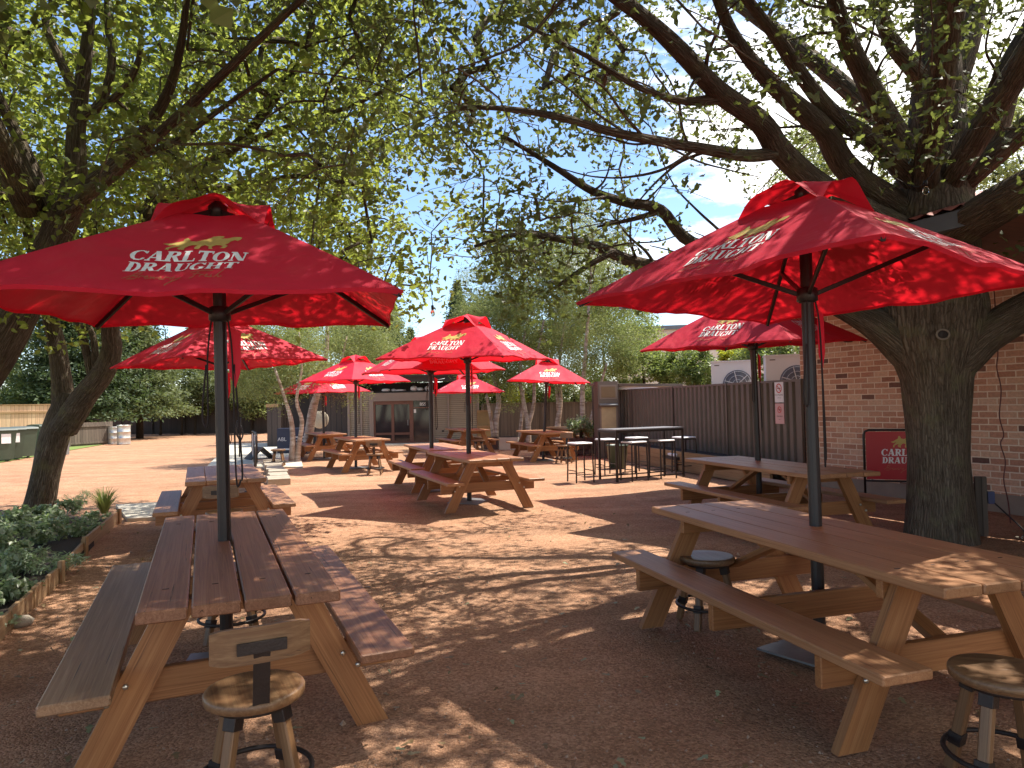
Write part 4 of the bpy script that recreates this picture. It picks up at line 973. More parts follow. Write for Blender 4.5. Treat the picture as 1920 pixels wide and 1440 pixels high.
# ---------------------------------------------------------------- vegetation
def gnd(px, py, z=0.0):
    d = CM.to_3x3() @ Vector(((px-960)/F, -(py-720)/F, -1)); t = (z-H)/d.z; return Vector((d.x*t, d.y*t, z))
def pxr(w_, Y): return w_/2/F*Y
def limb(L_):     # [(px, py, Y, width_px)] -> points, radii
    return [at(a, b, c) for a, b, c, d in L_], [pxr(d, c) for a, b, c, d in L_]
def smooth_limb(P, Rd, k=5):
    Q = curve_pts(P, k); rr = []
    for i in range(len(P)-1): rr += [Rd[i]+(Rd[i+1]-Rd[i])*j/k for j in range(k)]
    return Q, rr+[Rd[-1]]
def grow(limbs, centres, r_node=.16, leaves_per=48, spread=.24, droop=.1, r0=.0042, minz=None):
    """connect foliage clusters to the limbs with twigs; returns twig MB and leaf centres"""
    nodes = []
    for P, Rd in limbs:
        for p, r in zip(P, Rd):
            if r < r_node: nodes.append(tuple(p))
    N = [np.array(n) for n in nodes]; base = len(N)
    C = np.array(centres); best = np.full(len(C), 1e9); bi = np.zeros(len(C), int); done = np.zeros(len(C), bool)
    NA = np.array(N)
    for i in range(len(C)):
        d = np.linalg.norm(NA-C[i], axis=1); j = d.argmin(); best[i] = d[j]; bi[i] = j
    par = [-1]*base; pos = [Vector(n) for n in nodes]
    for _ in range(len(C)):
        q = np.where(done, 1e9, best); i = int(q.argmin()); done[i] = True
        a = pos[bi[i]]; c = Vector(C[i]); mid = a.lerp(c, .55)+Vector(RNG.normal(0, .06, 3))*min(1, best[i])+Vector((0, 0, .10*best[i]))
        pos.append(mid); par.append(int(bi[i])); k1 = len(pos)-1; pos.append(c); par.append(k1); k2 = k1+1
        for k in (k1, k2):
            d = np.linalg.norm(C-np.array(pos[k]), axis=1); m = (d < best) & ~done; best[m] = d[m]; bi[m] = k
    cnt = np.ones(len(pos))
    for k in range(len(pos)-1, base-1, -1):
        if par[k] >= 0: cnt[par[k]] += cnt[k]
    mb = MB()
    for k in range(base, len(pos)-1, 2):       # mid k, end k+1
        a, m_, c = pos[par[k]], pos[k], pos[k+1]
        ra = r0*cnt[k]**.5; rc = r0*max(cnt[k+1], 1)**.5
        mb.tube([a, a.lerp(m_, .55)+Vector((0, 0, .01)), m_, m_.lerp(c, .5), c], [ra*1.15, ra, (ra+rc)/2, rc*1.05, rc*.8], 5, False)
        for _ in range(2):
            e = c+Vector(RNG.normal(0, spread*.9, 3)); mb.tube([m_.lerp(c, random.random()), e.lerp(c, .5)+Vector((0, 0, .03)), e], [r0*.9, r0*.7, r0*.4], 3, False)
    ends = np.array([pos[k+1] for k in range(base, len(pos)-1, 2)]); mids = np.array([pos[k] for k in range(base, len(pos)-1, 2)])
    n = int(leaves_per); K = []
    sub = 7; sc_ = ends[:, None]+RNG.normal(0, spread, (len(ends), sub, 3))*[1, 1, .75]-[0, 0, droop]
    K.append((np.repeat(sc_, n//sub, 1)+RNG.normal(0, .062, (len(ends), sub*(n//sub), 3))).reshape(-1, 3))
    t = RNG.random((len(ends), n//4, 1)); K.append(((ends[:, None]*t+mids[:, None]*(1-t))+RNG.normal(0, spread*.55, (len(ends), n//4, 3))).reshape(-1, 3))
    return mb, np.concatenate(K)
def make_tree(name, label, cat, base, trunk, limbs, centres, bark, leafm, lsize, shape, lp=48, spread=.24, group=None, keep=None):
    base = Vector(base); t = empty(name, base, 0, label, cat, group)
    mb = MB(); P, Rd = smooth_limb(*trunk, 6); mb.tube(P, Rd, 28, True, True, .035)
    o = mb.build('trunk', M[bark], t); o.location = -base
    allp = []
    for Lb in limbs:
        P, Rd = smooth_limb(*Lb, 5); allp.append((P, Rd)); m2 = MB(); m2.tube(P, Rd, 12 if Rd[0] > .05 else 8, True, True, .04)
        o = m2.build('limb', M[bark], t); o.location = -base
    tw, C = grow(allp, centres, leaves_per=lp, spread=spread)
    if keep is not None: C = C[keep(C)]
    o = tw.build('twigs', M[bark], t); o.location = -base
    V, Fq, g = leaves(C, lsize, shape); o = raw_mesh('crown', V, Fq, M[leafm], t, g); o.location = -base
    return t

def near_ok(C):
    px, py, d = proj(C); ok = ~(inframe(px, py, d) & (d < 4.0))
    for x_, y_ in ((-1.7, 4.2), (1.8, 4.26), (-3.66, 9.05), (3.05, 8.85)): ok &= ~((np.abs(C[:, 0]-x_) < 1.55) & (np.abs(C[:, 1]-y_) < 1.55) & (C[:, 2] < 2.95))
    return ok
def inframe(px, py, d): return (d > .2) & (px > -20) & (px < 1940) & (py > -20) & (py < 1460)
# --- the big oak, right
OY = 7.5
trunk = limb([(1766, 1040, OY, 142), (1765, 1000, OY, 124), (1763, 930, OY, 108), (1760, 860, OY, 103), (1757, 780, OY, 107), (1753, 710, OY, 122), (1750, 640, OY, 168), (1748, 570, OY, 180), (1742, 490, OY, 176), (1738, 420, OY, 178), (1745, 340, OY, 120)])
OL = [limb(l) for l in (
    [(1745, 700, 7.45, 95), (1800, 668, 7.35, 82), (1850, 628, 7.2, 70), (1920, 585, 7.0, 66), (2010, 540, 6.7, 60), (2150, 480, 6.3, 40)],
    [(1750, 700, 7.5, 90), (1700, 655, 7.5, 75), (1655, 618, 7.5, 62), (1605, 588, 7.6, 50), (1540, 560, 7.8, 38), (1440, 540, 8.0, 22)],
    [(1735, 450, 7.5, 90), (1685, 395, 7.4, 60), (1615, 342, 7.2, 50), (1573, 298, 7.0, 46), (1545, 245, 6.7, 42), (1490, 195, 6.3, 36), (1430, 138, 5.8, 30), (1375, 65, 5.3, 24), (1330, -40, 4.8, 18), (1250, -200, 4.2, 12)],
    [(1735, 470, 7.4, 80), (1640, 410, 7.0, 56), (1535, 350, 6.6, 48), (1462, 282, 6.2, 44), (1425, 228, 5.9, 42), (1348, 172, 5.5, 38), (1285, 105, 5.0, 34), (1225, 48, 4.6, 30), (1150, -10, 4.2, 28), (1020, -110, 3.6, 22), (800, -260, 3.0, 14)],
    [(1450, 288, 6.15, 26), (1400, 292, 6.0, 24), (1310, 278, 5.7, 21), (1160, 250, 5.2, 17), (1060, 222, 4.9, 15), (960, 205, 4.7, 11), (860, 200, 4.6, 7)],
    [(1745, 420, 7.5, 80), (1722, 330, 7.4, 62), (1692, 278, 7.3, 52), (1660, 222, 7.1, 46), (1622, 145, 6.8, 40), (1588, 75, 6.5, 34), (1562, -10, 6.2, 28), (1540, -120, 5.9, 20)],
    [(1745, 420, 7.5, 150), (1762, 330, 7.5, 118), (1756, 200, 7.5, 96), (1757, 100, 7.5, 72), (1745, 0, 7.5, 56), (1740, -150, 7.5, 40), (1700, -330, 7.4, 22)],
    [(1755, 260, 7.5, 70), (1782, 170, 7.55, 52), (1812, 90, 7.6, 44), (1832, 0, 7.7, 36), (1850, -160, 7.8, 24)],
    [(1745, 430, 7.45, 95), (1790, 340, 7.4, 76), (1850, 255, 7.3, 62), (1888, 145, 7.1, 50), (1925, 70, 7.0, 40), (1990, -40, 6.8, 28)],
    [(1760, 190, 7.5, 48), (1722, 140, 7.4, 34), (1672, 78, 7.2, 30), (1640, -5, 7.0, 26), (1600, -120, 6.7, 16)],
    [(1735, 360, 7.4, 60), (1690, 310, 7.2, 44), (1635, 262, 7.0, 36), (1565, 218, 6.7, 32), (1510, 152, 6.4, 28), (1458, 72, 6.0, 24), (1395, -10, 5.6, 19), (1300, -150, 5.0, 12)],
    [(1735, 520, 7.5, 70), (1600, 505, 7.4, 40), (1440, 480, 7.2, 28), (1300, 456, 7.0, 23), (1240, 395, 6.8, 21), (1175, 380, 6.6, 18), (1110, 358, 6.3, 15), (1050, 320, 6.0, 12), (990, 282, 5.7, 9), (940, 255, 5.5, 6)],
    [(1600, 510, 7.4, 40), (1400, 520, 7.3, 30), (1205, 495, 7.1, 24), (1125, 464, 6.9, 20), (1060, 450, 6.7, 15), (970, 440, 6.4, 10), (890, 462, 6.2, 6)],
    [(1150, 472, 6.9, 14), (1100, 500, 6.8, 10), (1040, 540, 6.7, 6)],
    [(1240, 395, 6.8, 14), (1190, 410, 6.7, 9), (1120, 425, 6.6, 5)],
    [(1770, 450, 7.2, 80), (1825, 412, 6.6, 72), (1885, 376, 6.2, 74), (1950, 338, 5.9, 72), (2070, 270, 5.5, 50)],
    [(1370, 180, 5.6, 26), (1290, 190, 5.4, 16), (1200, 165, 5.2, 12), (1100, 105, 5.0, 9), (980, 45, 4.8, 6)],
)]
def W3(*p): return ([Vector(q[:3]) for q in p], [q[3] for q in p])
OL += [W3((4.3, 7.3, 3.6, .13), (3.6, 5.6, 4.8, .11), (2.6, 3.6, 5.6, .09), (1.2, 1.6, 6.0, .07), (-.4, -.6, 6.2, .04), (-1.6, -2.2, 6.2, .02)),
       W3((4.5, 7.3, 3.6, .13), (4.6, 5.4, 5.0, .11), (4.2, 3.0, 5.8, .09), (3.6, .6, 6.2, .06), (3.2, -1.6, 6.3, .03)),
       W3((4.6, 7.4, 3.6, .12), (6.2, 5.8, 5.2, .10), (7.4, 4.0, 6.0, .06), (8.2, 2.0, 6.4, .03)),
       W3((4.4, 7.6, 4.2, .12), (3.4, 8.4, 5.8, .09), (2.2, 8.9, 7.0, .06), (.8, 9.2, 7.6, .03)),
       W3((2.6, 3.6, 5.6, .06), (.6, 3.6, 5.4, .045), (-1.2, 3.4, 5.4, .03), (-2.4, 3.2, 5.3, .015))]
def sub_branches(limbs, n):
    out_ = []
    for _ in range(n):
        P, Rd = limbs[random.randrange(len(limbs))]; i = random.randrange(1, len(P)-1); t = random.random(); p = P[i].lerp(P[i+1], t); r = (Rd[i]*(1-t)+Rd[i+1]*t)
        if p.z < 2.7 or r > .22: continue
        d = (P[i+1]-P[i]).normalized()*.7+Vector((random.gauss(-.25, .5), random.gauss(-.1, .5), random.gauss(.15, .45))); d.normalize()
        L2 = random.uniform(.5, 1.4); r1 = min(r*.35, .019); Q = [p]; 
        for k in range(4):
            d = (d+Vector((random.gauss(0, .22), random.gauss(0, .22), random.gauss(.02, .2)))).normalized(); Q.append(Q[-1]+d*L2/4)
        out_.append((Q, [r1, r1*.8, r1*.6, r1*.42, r1*.25]))
    return out_
def sample(n, box, test):
    out_ = []
    while len(out_) < n:
        p = RNG.uniform(box[0], box[1], (4000, 3)); out_ += list(p[test(p)])
    return np.array(out_[:n])
def oak_test(p):
    e = ((p[:, 0]-3.0)/6.8)**2+((p[:, 1]-4.3)/7.4)**2+((p[:, 2]-4.6)/3.6)**2 < 1
    px, py, d = proj(p); f = inframe(px, py, d); r = RNG.random(len(p))
    ok = e & ~(f & (d < 3.6)) & ~(f & (d < 5.2) & (r < .6))
    ok &= ~(f & (py > 640)) & ~(f & (px > 1450) & (py > 330)) & ~(f & (px > 1160) & (py > 290) & (py < 520) & (r < .93)) & ~(f & (px > 1160) & (py > 520))
    ok &= ~(f & (px > 1130) & (r < .58)) & ~(f & (px < 640) & (r < .5)) & ~(f & (px > 820) & (px < 1250) & (py > 250) & (r < .82)) & ~(f & (px < 900) & (py > 300) & (r < .75))
    return ok & (p[:, 2] > 2.75)
oc = sample(1600, ((-4.5, -3.5, 2.7), (10, 12, 8.4)), oak_test)
low = sample(26, ((-.9, 5.3, 2.5), (1.9, 7.6, 3.9)), lambda p: (lambda q: (q[0] > 850) & (q[0] < 1300) & (q[1] > 300) & (q[1] < 600) & ~((q[0] > 1200) & (q[1] > 380)))(proj(p)))
over2 = sample(70, ((1.6, 3.6, 4.9), (4.6, 6.8, 7.2)), lambda p: ~inframe(*proj(p)))  # unseen clusters above the frame, added to shade the right umbrella
over = sample(125, ((-1.9, 3.2, 4.7), (1.3, 6.2, 6.9)), lambda p: ~inframe(*proj(p)))  # extra out-of-frame leaf clusters, added to darken the largest umbrella with shade
OL += sub_branches(OL[:15], 85)
oak = make_tree('oak_tree', 'huge spreading oak with grey ridged trunk in front of the brick wall', 'tree', (4.54, 7.5, 0), trunk, OL, np.concatenate([oc, low, over, over2]), 'bark_oak', 'leaf_oak', .080, 'oak', 60, .25, None, near_ok)
kn = at(1768, 627, 6.93)
mb = MB(); mb.tube([kn+Vector((.062*math.cos(a*math.pi/10), .0, .048*math.sin(a*math.pi/10))) for a in range(21)], .010, 7, False)
o = mb.build('healed_knot', M['knot'], oak); o.location = -Vector((4.54, 7.5, 0))
mb = MB(); mb.lathe([(.0005, -.01), (.055, -.006), (.055, .0)], (0, 0, 0), 14); o = mb.build('knot_hollow', M['dark'], oak); o.location = kn+Vector((0, .004, 0))-Vector((4.54, 7.5, 0)); o.rotation_euler = (R(90), 0, 0)

# --- two trees at left
def left_test(lo, hi):
    def f_(p):
        e = ((p[:, 0]+5.2)/5.6)**2+((p[:, 1]-7.0)/6.6)**2+((p[:, 2]-4.7)/3.2)**2 < 1
        px, py, d = proj(p); f = inframe(px, py, d); r = RNG.random(len(p))
        lim = np.where(px < 230, 590, np.where(px < 560, 470, 560))
        ok = e & (p[:, 1] >= lo) & (p[:, 1] < hi) & ~(f & (d < 4.0)) & ~(f & (d < 6.3) & (r < .86)) & ~(f & (px < 560) & (d < 7.5) & (r < .35)) & ~(f & (py > lim)) & ~(f & (px > 760) & (r < .85)) & ~(f & (px > 900))
        ok &= ~(f & (px > 690) & (py > 330) & (r < .6)) & (p[:, 2] > 2.35)
        return ok
    return f_
tA = limb([(64, 985, 10.6, 60), (75, 940, 10.6, 50), (88, 880, 10.55, 48), (105, 815, 10.5, 50), (117, 780, 10.42, 50), (122, 755, 10.38, 38), (126, 735, 10.35, 24)])
LA = [limb(l) for l in (
    [(122, 790, 10.45, 46), (117, 730, 10.4, 38), (111, 680, 10.35, 33), (100, 620, 10.3, 29), (80, 540, 10.1, 24), (40, 380, 9.8, 18), (10, 250, 9.5, 10)],
    [(122, 800, 10.35, 50), (160, 742, 10.15, 44), (193, 700, 10.0, 40), (209, 655, 9.9, 36), (206, 605, 9.7, 31), (222, 520, 9.4, 28), (262, 430, 9.0, 26), (330, 360, 8.7, 24), (440, 275, 8.3, 20), (500, 205, 8.0, 17), (560, 120, 7.7, 13), (640, 10, 7.4, 9), (700, -80, 7.2, 5)],
    [(172, 705, 10.1, 16), (158, 640, 10.0, 14), (140, 570, 9.9, 11), (130, 480, 9.7, 8)],
    [(178, 695, 10.1, 15), (176, 640, 10.0, 12), (160, 580, 10.0, 10), (180, 470, 9.9, 7)],
    [(262, 430, 9.0, 18), (300, 330, 9.2, 15), (360, 220, 9.3, 11), (380, 80, 9.4, 7)],
    [(330, 360, 8.7, 16), (450, 350, 8.5, 12), (560, 330, 8.2, 9), (680, 350, 8.0, 6)],
    [(440, 275, 8.3, 14), (560, 230, 8.0, 10), (680, 190, 7.8, 7), (800, 120, 7.6, 4)])]
tB = limb([(-190, 985, 6.5, 110), (-150, 900, 6.5, 92), (-90, 790, 6.5, 80), (-25, 690, 6.45, 70), (30, 600, 6.4, 62), (70, 520, 6.35, 56), (105, 440, 6.3, 52), (132, 385, 6.25, 56)])
LB = [limb(l) for l in (
    [(125, 400, 6.3, 50), (142, 330, 6.3, 40), (142, 250, 6.3, 34), (150, 180, 6.3, 28), (163, 80, 6.25, 22), (172, -20, 6.2, 16), (160, -160, 6.1, 10)],
    [(130, 395, 6.25, 44), (170, 350, 6.1, 34), (220, 305, 5.9, 28), (268, 250, 5.7, 24), (312, 180, 5.5, 19), (338, 90, 5.3, 15), (352, -10, 5.1, 11), (380, -160, 4.9, 7)],
    [(112, 430, 6.3, 36), (80, 360, 6.3, 28), (50, 290, 6.3, 24), (18, 225, 6.3, 20), (-20, 140, 6.2, 15), (-60, 20, 6.1, 9)],
    [(148, 225, 6.3, 20), (190, 190, 6.25, 17), (210, 120, 6.2, 15), (202, 40, 6.2, 12), (200, -60, 6.2, 8)],
    [(165, 215, 6.3, 16), (225, 175, 6.1, 13), (258, 120, 6.0, 11), (265, 60, 5.9, 8)],
    [(148, 190, 6.3, 20), (112, 110, 6.3, 16), (85, 40, 6.3, 12), (80, -60, 6.3, 8)],
    [(220, 305, 5.9, 16), (320, 270, 5.4, 12), (420, 200, 5.0, 9), (520, 130, 4.6, 6)],
    [(120, 400, 6.2, 30), (300, 250, 4.9, 20), (500, 60, 4.0, 14), (800, -220, 3.2, 8)])]
LB += [W3((-4.2, 6.2, 3.3, .12), (-4.0, 4.6, 4.6, .09), (-3.6, 2.8, 5.4, .06), (-3.0, 1.0, 5.8, .03))]
cA = sample(760, ((-11, 7.6, 2.3), (0, 13.5, 7.6)), left_test(7.6, 13)); cB = sample(900, ((-11, .8, 2.3), (0, 7.6, 7.8)), left_test(0, 7.6))
make_tree('elm_tree', 'leaning grey trunked tree rising from the end of the garden bed, forked low', 'tree', gnd(64, 968), tA, LA, cA, 'bark_grey', 'leaf_left', .080, 'heart', 54, .25, None, near_ok)
make_tree('elm_tree', 'thick leaning tree entering from the left edge above the garden bed', 'tree', gnd(-190, 985), tB, LB, cB, 'bark_grey', 'leaf_left', .064, 'heart', 70, .24, None, near_ok)

# --- background trees and shrubs
def clumps(c, rad, k, n, cr, fl=.7):
    """n leaf points in k clumps filling an ellipsoid"""
    c = np.array(c); rad = np.array(rad); u = RNG.normal(size=(k, 3)); u /= np.linalg.norm(u, axis=1)[:, None]; u *= RNG.uniform(.25, 1, (k, 1))**.5
    cc = c+u*rad; w_ = RNG.uniform(.6, 1.3, k); idx = RNG.integers(0, k, n); v = RNG.normal(size=(n, 3)); v /= np.linalg.norm(v, axis=1)[:, None]
    v *= RNG.uniform(.35, 1.1, (n, 1)); return cc[idx]+v*cr*w_[idx][:, None]*[1, 1, fl]
def bush(name, label, cat, base, crowns, n, mat, size, shape='tuft', group=None, trunks=None, bark='bark_dark', cr=.5, fl=.7, k=40):
    base = Vector(base); t = empty(name, base, 0, label, cat, group); P = []
    tot = sum(c[1][0]*c[1][2] for c in crowns)
    for c, rad in crowns: P.append(clumps(c, rad, k, int(n*rad[0]*rad[2]/tot), cr, fl))
    P = np.concatenate(P); P = P[P[:, 2] > .03]
    V, Fq, g = leaves(P, size, shape); o = raw_mesh('crown', V, Fq, M[mat], t, g); o.location = -base
    for tr in (trunks or [([base-Vector((0, 0, .05)), base+Vector((.05, 0, crowns[0][0][2]*.6)), Vector(crowns[0][0])], [.09, .06, .03])]):
        Q, rr = smooth_limb(tr[0], tr[1], 4); o = MB().tube(Q, rr, 8, True, True, .06).build('trunk', M[bark], t); o.location = -base
    return t
def pc(px, py, Y): p = at(px, py, Y); return (p.x, p.y, p.z)
def birch(lab, base, stems, crowns, n, size=.075):
    b = at(base[0], base[1], base[2]); b.z = 0
    return bush('birch_tree', lab, 'tree', b, [(pc(*c[:3]), c[3]) for c in crowns], n, 'leaf_birch', size, 'slim', 'pale birches around the yard', [limb(s) for s in stems], 'birch', .42, 1.25, 42)
birch('pale peeling twin trunked birch behind the folded banner', (553, 866, 19.8), [[(548, 872, 19.8, 16.1), (549, 830, 19.8, 11.2), (546, 790, 19.8, 9.3), (535, 750, 19.8, 6.2), (515, 690, 19.8, 4.3)], [(556, 872, 19.8, 13.6), (560, 835, 19.8, 9.9), (566, 790, 19.8, 8.1), (556, 750, 19.7, 6.2), (566, 690, 19.6, 4.3), (560, 620, 19.5, 3.1)]],
      [(540, 690, 19.8, (1.3, 1.1, .95)), (470, 700, 20.2, (.9, .8, .75)), (520, 630, 20.2, (1.3, 1, .9))], 22750, .088)
birch('pale birch leaning right, with one bare knot, left of the sunlit tables', (578, 850, 22.4), [[(576, 846, 22.4, 18.6), (581, 800, 22.4, 17.4), (588, 760, 22.4, 14.9), (601, 720, 22.4, 11.8), (612, 660, 22.4, 8.7), (614, 590, 22.5, 5.0)], [(598, 735, 22.4, 7.4), (635, 690, 22.4, 5.0), (650, 630, 22.4, 3.1)], [(606, 690, 22.4, 6.2), (580, 640, 22.4, 4.3), (575, 580, 22.4, 2.5)]],
      [(640, 640, 22.6, (1.5, 1.2, 1.2)), (600, 610, 23, (1.6, 1.3, 1.2)), (690, 650, 23.2, (1.1, 1, 1.0)), (655, 740, 21.6, (.5, .4, .22)), (700, 620, 24.5, (1.2, 1, 1.0))], 33250, .088)
birch('speckled birch right of the shed, nearest to its wall', (925, 830, 24.6), [[(928, 838, 24.6, 13), (930, 790, 24.6, 11), (935, 750, 24.6, 9), (925, 690, 24.6, 6), (930, 620, 24.6, 4)], [(926, 838, 24.5, 8), (921, 790, 24.5, 6), (912, 740, 24.4, 5)]],
      [(925, 640, 24.6, (1.3, 1.1, 1.5)), (900, 700, 24.3, (.8, .7, .8)), (955, 720, 24.6, (.6, .6, .7)), (905, 560, 25, (1.1, 1, 1.3))], 29750, .088)
birch('birch forking low behind the far right table, left fork', (990, 830, 24.3), [[(991, 836, 24.3, 11), (990, 795, 24.3, 10), (983, 760, 24.3, 8), (974, 700, 24.3, 6), (985, 620, 24.3, 4)], [(990, 800, 24.3, 8), (1001, 755, 24.3, 7), (1003, 690, 24.3, 5), (1020, 600, 24.3, 4)], [(973, 836, 24.5, 7), (979, 770, 24.5, 6), (982, 730, 24.5, 4)]],
      [(1000, 600, 24.5, (1.6, 1.3, 1.6)), (1010, 500, 25, (1.5, 1.3, 1.5)), (970, 690, 24.4, (.8, .7, .8))], 33250, .088)
birch('birch trunk between the far right umbrella and the menu cabinet', (1045, 828, 24.0), [[(1043, 834, 24, 13), (1047, 790, 24, 11), (1051, 750, 24, 8), (1048, 690, 24, 6), (1060, 600, 24, 4)], [(1047, 770, 24, 7), (1042, 720, 24, 5), (1030, 660, 24, 3)]],
      [(1060, 620, 24, (1.5, 1.3, 1.5)), (1075, 520, 24.6, (1.5, 1.3, 1.5)), (1090, 440, 25, (1.3, 1.2, 1.1)), (1060, 700, 23.8, (.9, .7, .6))], 35000, .088)
birch('tall white birch just left of the menu cabinet with a leaning second stem', (1095, 835, 21.8), [[(1094, 842, 21.8, 11), (1093, 790, 21.8, 10), (1092, 730, 21.8, 9), (1098, 660, 21.8, 7), (1105, 560, 21.8, 5), (1110, 470, 22, 3)], [(1101, 842, 21.7, 7), (1108, 790, 21.7, 7), (1121, 740, 21.6, 6), (1138, 680, 21.5, 4)]],
      [(1130, 610, 22, (1.5, 1.2, 1.4)), (1160, 560, 22.3, (1.2, 1, 1.3)), (1120, 500, 22.4, (1.4, 1.2, 1.3)), (1165, 660, 21.8, (.9, .8, .7)), (1100, 690, 21.8, (.8, .7, .6))], 38500, .088)
def conifer(lab, px, py, Y, h, r_, n, mat='leaf_dark', size=.26, z0=.3, name='conifer_tree'):
    b = at(px, py, Y); b.z = 0; t = empty(name, b, 0, lab, 'tree')
    z = z0+(h-z0)*RNG.random(n)**1.25; a = RNG.uniform(0, 2*math.pi, n); tier = .75+.25*np.sin(z*6.5+3*np.sin(a*3)); ra = r_*((1-(z-z0)/(h-z0))**.8+.03)*tier*RNG.uniform(.35, 1.06, n)
    C = np.stack([ra*np.cos(a), ra*np.sin(a), z-ra*.12+RNG.normal(0, .08, n)], 1)
    V, Fq, g = leaves(C, size, 'tuft', .8); raw_mesh('crown', V, Fq, M[mat], t, g)
    MB().tube([(0, 0, -.05), (0, 0, h*.5), (0, 0, h*.95)], [.03*h, .02*h, .005], 8).build('trunk', M['bark_dark'], t); return t
conifer('wide dark conifer sweeping to the ground behind the forked leaning trunk', 160, 800, 36.5, 10.5, 3.9, 42000, size=.20, z0=1.5)
conifer('dark conifer at far left between pine fence and sky', 105, 800, 36, 10, 3.0, 22000, size=.20)
conifer('tall conifer against blue sky right of the largest umbrella', 730, 800, 43, 8.3, 3.0, 26000, 'leaf_olive', .2)
conifer('short conifer in front of the taller one, right of the largest umbrella', 772, 800, 45, 6.3, 1.7, 12000, 'leaf_dark', .2)
conifer('dark pine peeking above the middle umbrella', 862, 800, 40, 8.4, 2.1, 18000, 'leaf_dark', .2)
conifer('drooping olive cypress behind the steel drums', 262, 800, 39, 6.8, 3.0, 28000, 'leaf_olive', .2, z0=1.6)
def shrub(lab, px, py, Y, rad, n, mat, size, z=None, cat='shrub', name='leafy_shrub', cr=.5, k=34):
    c = at(px, py, Y); b = Vector((c.x, c.y, 0)); return bush(name, lab, cat, b, [((c.x, c.y, c.z), rad)], n, mat, size, 'tuft', None, None, 'bark_dark', cr, .8, k)
shrub('grey green shrub above the dark far fence, left of the near left pole', 340, 720, 43.5, (2.6, 1.6, 1.6), 9000, 'leaf_olive', .2, cr=.7)
shrub('big olive tree above the dark far fence behind the near left pole', 400, 660, 46.5, (3.4, 2, 2.6), 11000, 'leaf_olive', .22, cat='tree', name='leafy_tree', cr=.8)
shrub('silvery shrub above the far fence, right of the near left pole', 470, 735, 43, (2.2, 1.3, 1.4), 9000, 'leaf_birch', .18, cr=.6)
shrub('green tree far behind, between two left umbrellas', 500, 665, 48, (3.0, 2, 2.6), 9000, 'leaf_olive', .24, cat='tree', name='leafy_tree', cr=.8)
shrub('dark tree beyond the far fence at left, above the conifers', 310, 620, 50, (4.0, 2, 3.2), 10000, 'leaf_dark', .26, cat='tree', name='leafy_tree', cr=.9)
shrub('dark broad leaved tree above the overlapping umbrellas', 690, 625, 40, (2.0, 1.6, 1.8), 8000, 'leaf_dark', .26, cat='tree', name='leafy_tree', cr=.7)
for q_, (px_, lab_) in enumerate(((300, 'low olive hedge shrub right above the dark far fence, farthest left'), (365, 'low olive hedge shrub above the dark far fence, second from left'), (425, 'low olive hedge shrub above the dark far fence, third from left'), (490, 'low olive hedge shrub above the dark far fence, by the shed'))):
    shrub(lab_, px_, 748, 43.8, (1.5, .9, .85), 6500, 'leaf_birch' if q_ % 2 else 'leaf_olive', .15, cr=.45)
shrub('light green bush over the pine fence at the left edge', 5, 722, 36, (2.2, 1.5, 1.7), 8000, 'leaf_hedge', .16, cr=.6)
shrub('second light green bush over the pine fence', 58, 735, 36, (1.6, 1.3, 1.1), 6000, 'leaf_hedge', .16, cr=.5)
shrub('far tree left of the conifers at the left edge', -40, 640, 44, (4.2, 2, 3.6), 9000, 'leaf_olive', .24, cat='tree', name='leafy_tree', cr=.9)
shrub('leafy shrub over the fence end by the carport roof', 1205, 690, 23.0, (1.3, .7, .85), 9000, 'leaf_hedge', .105, cr=.32)
shrub('leafy shrub over the fence below the umbrella tip', 1275, 695, 22.3, (1.1, .7, .75), 8000, 'leaf_hedge', .10, cr=.3)
shrub('leafy shrub over the fence left of the air conditioner', 1335, 690, 21.4, (1.1, .7, .8), 8000, 'leaf_hedge', .10, cr=.3)
shrub('leafy shrub between the two air conditioners', 1438, 680, 18.6, (.75, .6, .8), 6000, 'leaf_hedge', .095, cr=.28)
shrub('leafy shrub against the brick corner behind the air conditioner', 1500, 672, 18.0, (.7, .5, .7), 4500, 'leaf_hedge', .095, cr=.28)
shrub('yellow green creeper leaves just under the right umbrella rim', 1395, 655, 20.2, (.75, .5, .45), 3600, 'leaf_yellow', .11, cr=.22)
shrub('green shrub behind the fence right of the speckled birch', 965, 735, 29.5, (1.6, .9, .7), 7000, 'leaf_yellow', .10, cr=.4)
shrub('green shrub behind the fence by the far right umbrella', 1075, 735, 29, (1.8, .9, .75), 7000, 'leaf_hedge', .10, cr=.4)
shrub('white flecked shrub on the rubble wall left of the menu cabinet', 1087, 798, 20.6, (.42, .3, .25), 1800, 'leaf_garden', .085, cr=.16)
shrub('pale tree crown beyond the roof at the right edge', 1885, 285, 22, (3.2, 2.4, 2.2), 15000, 'leaf_birch', .13, cat='tree', name='leafy_tree', cr=.6)
shrub('tree crown far behind the oak limbs', 1610, 300, 24, (2.8, 2.4, 1.7), 11000, 'leaf_birch', .13, cat='tree', name='leafy_tree', cr=.6)
shrub('tall grey green tree behind the birches', 1030, 560, 33, (4.5, 2.4, 3.6), 15000, 'leaf_olive', .17, cat='tree', name='leafy_tree', cr=.8)

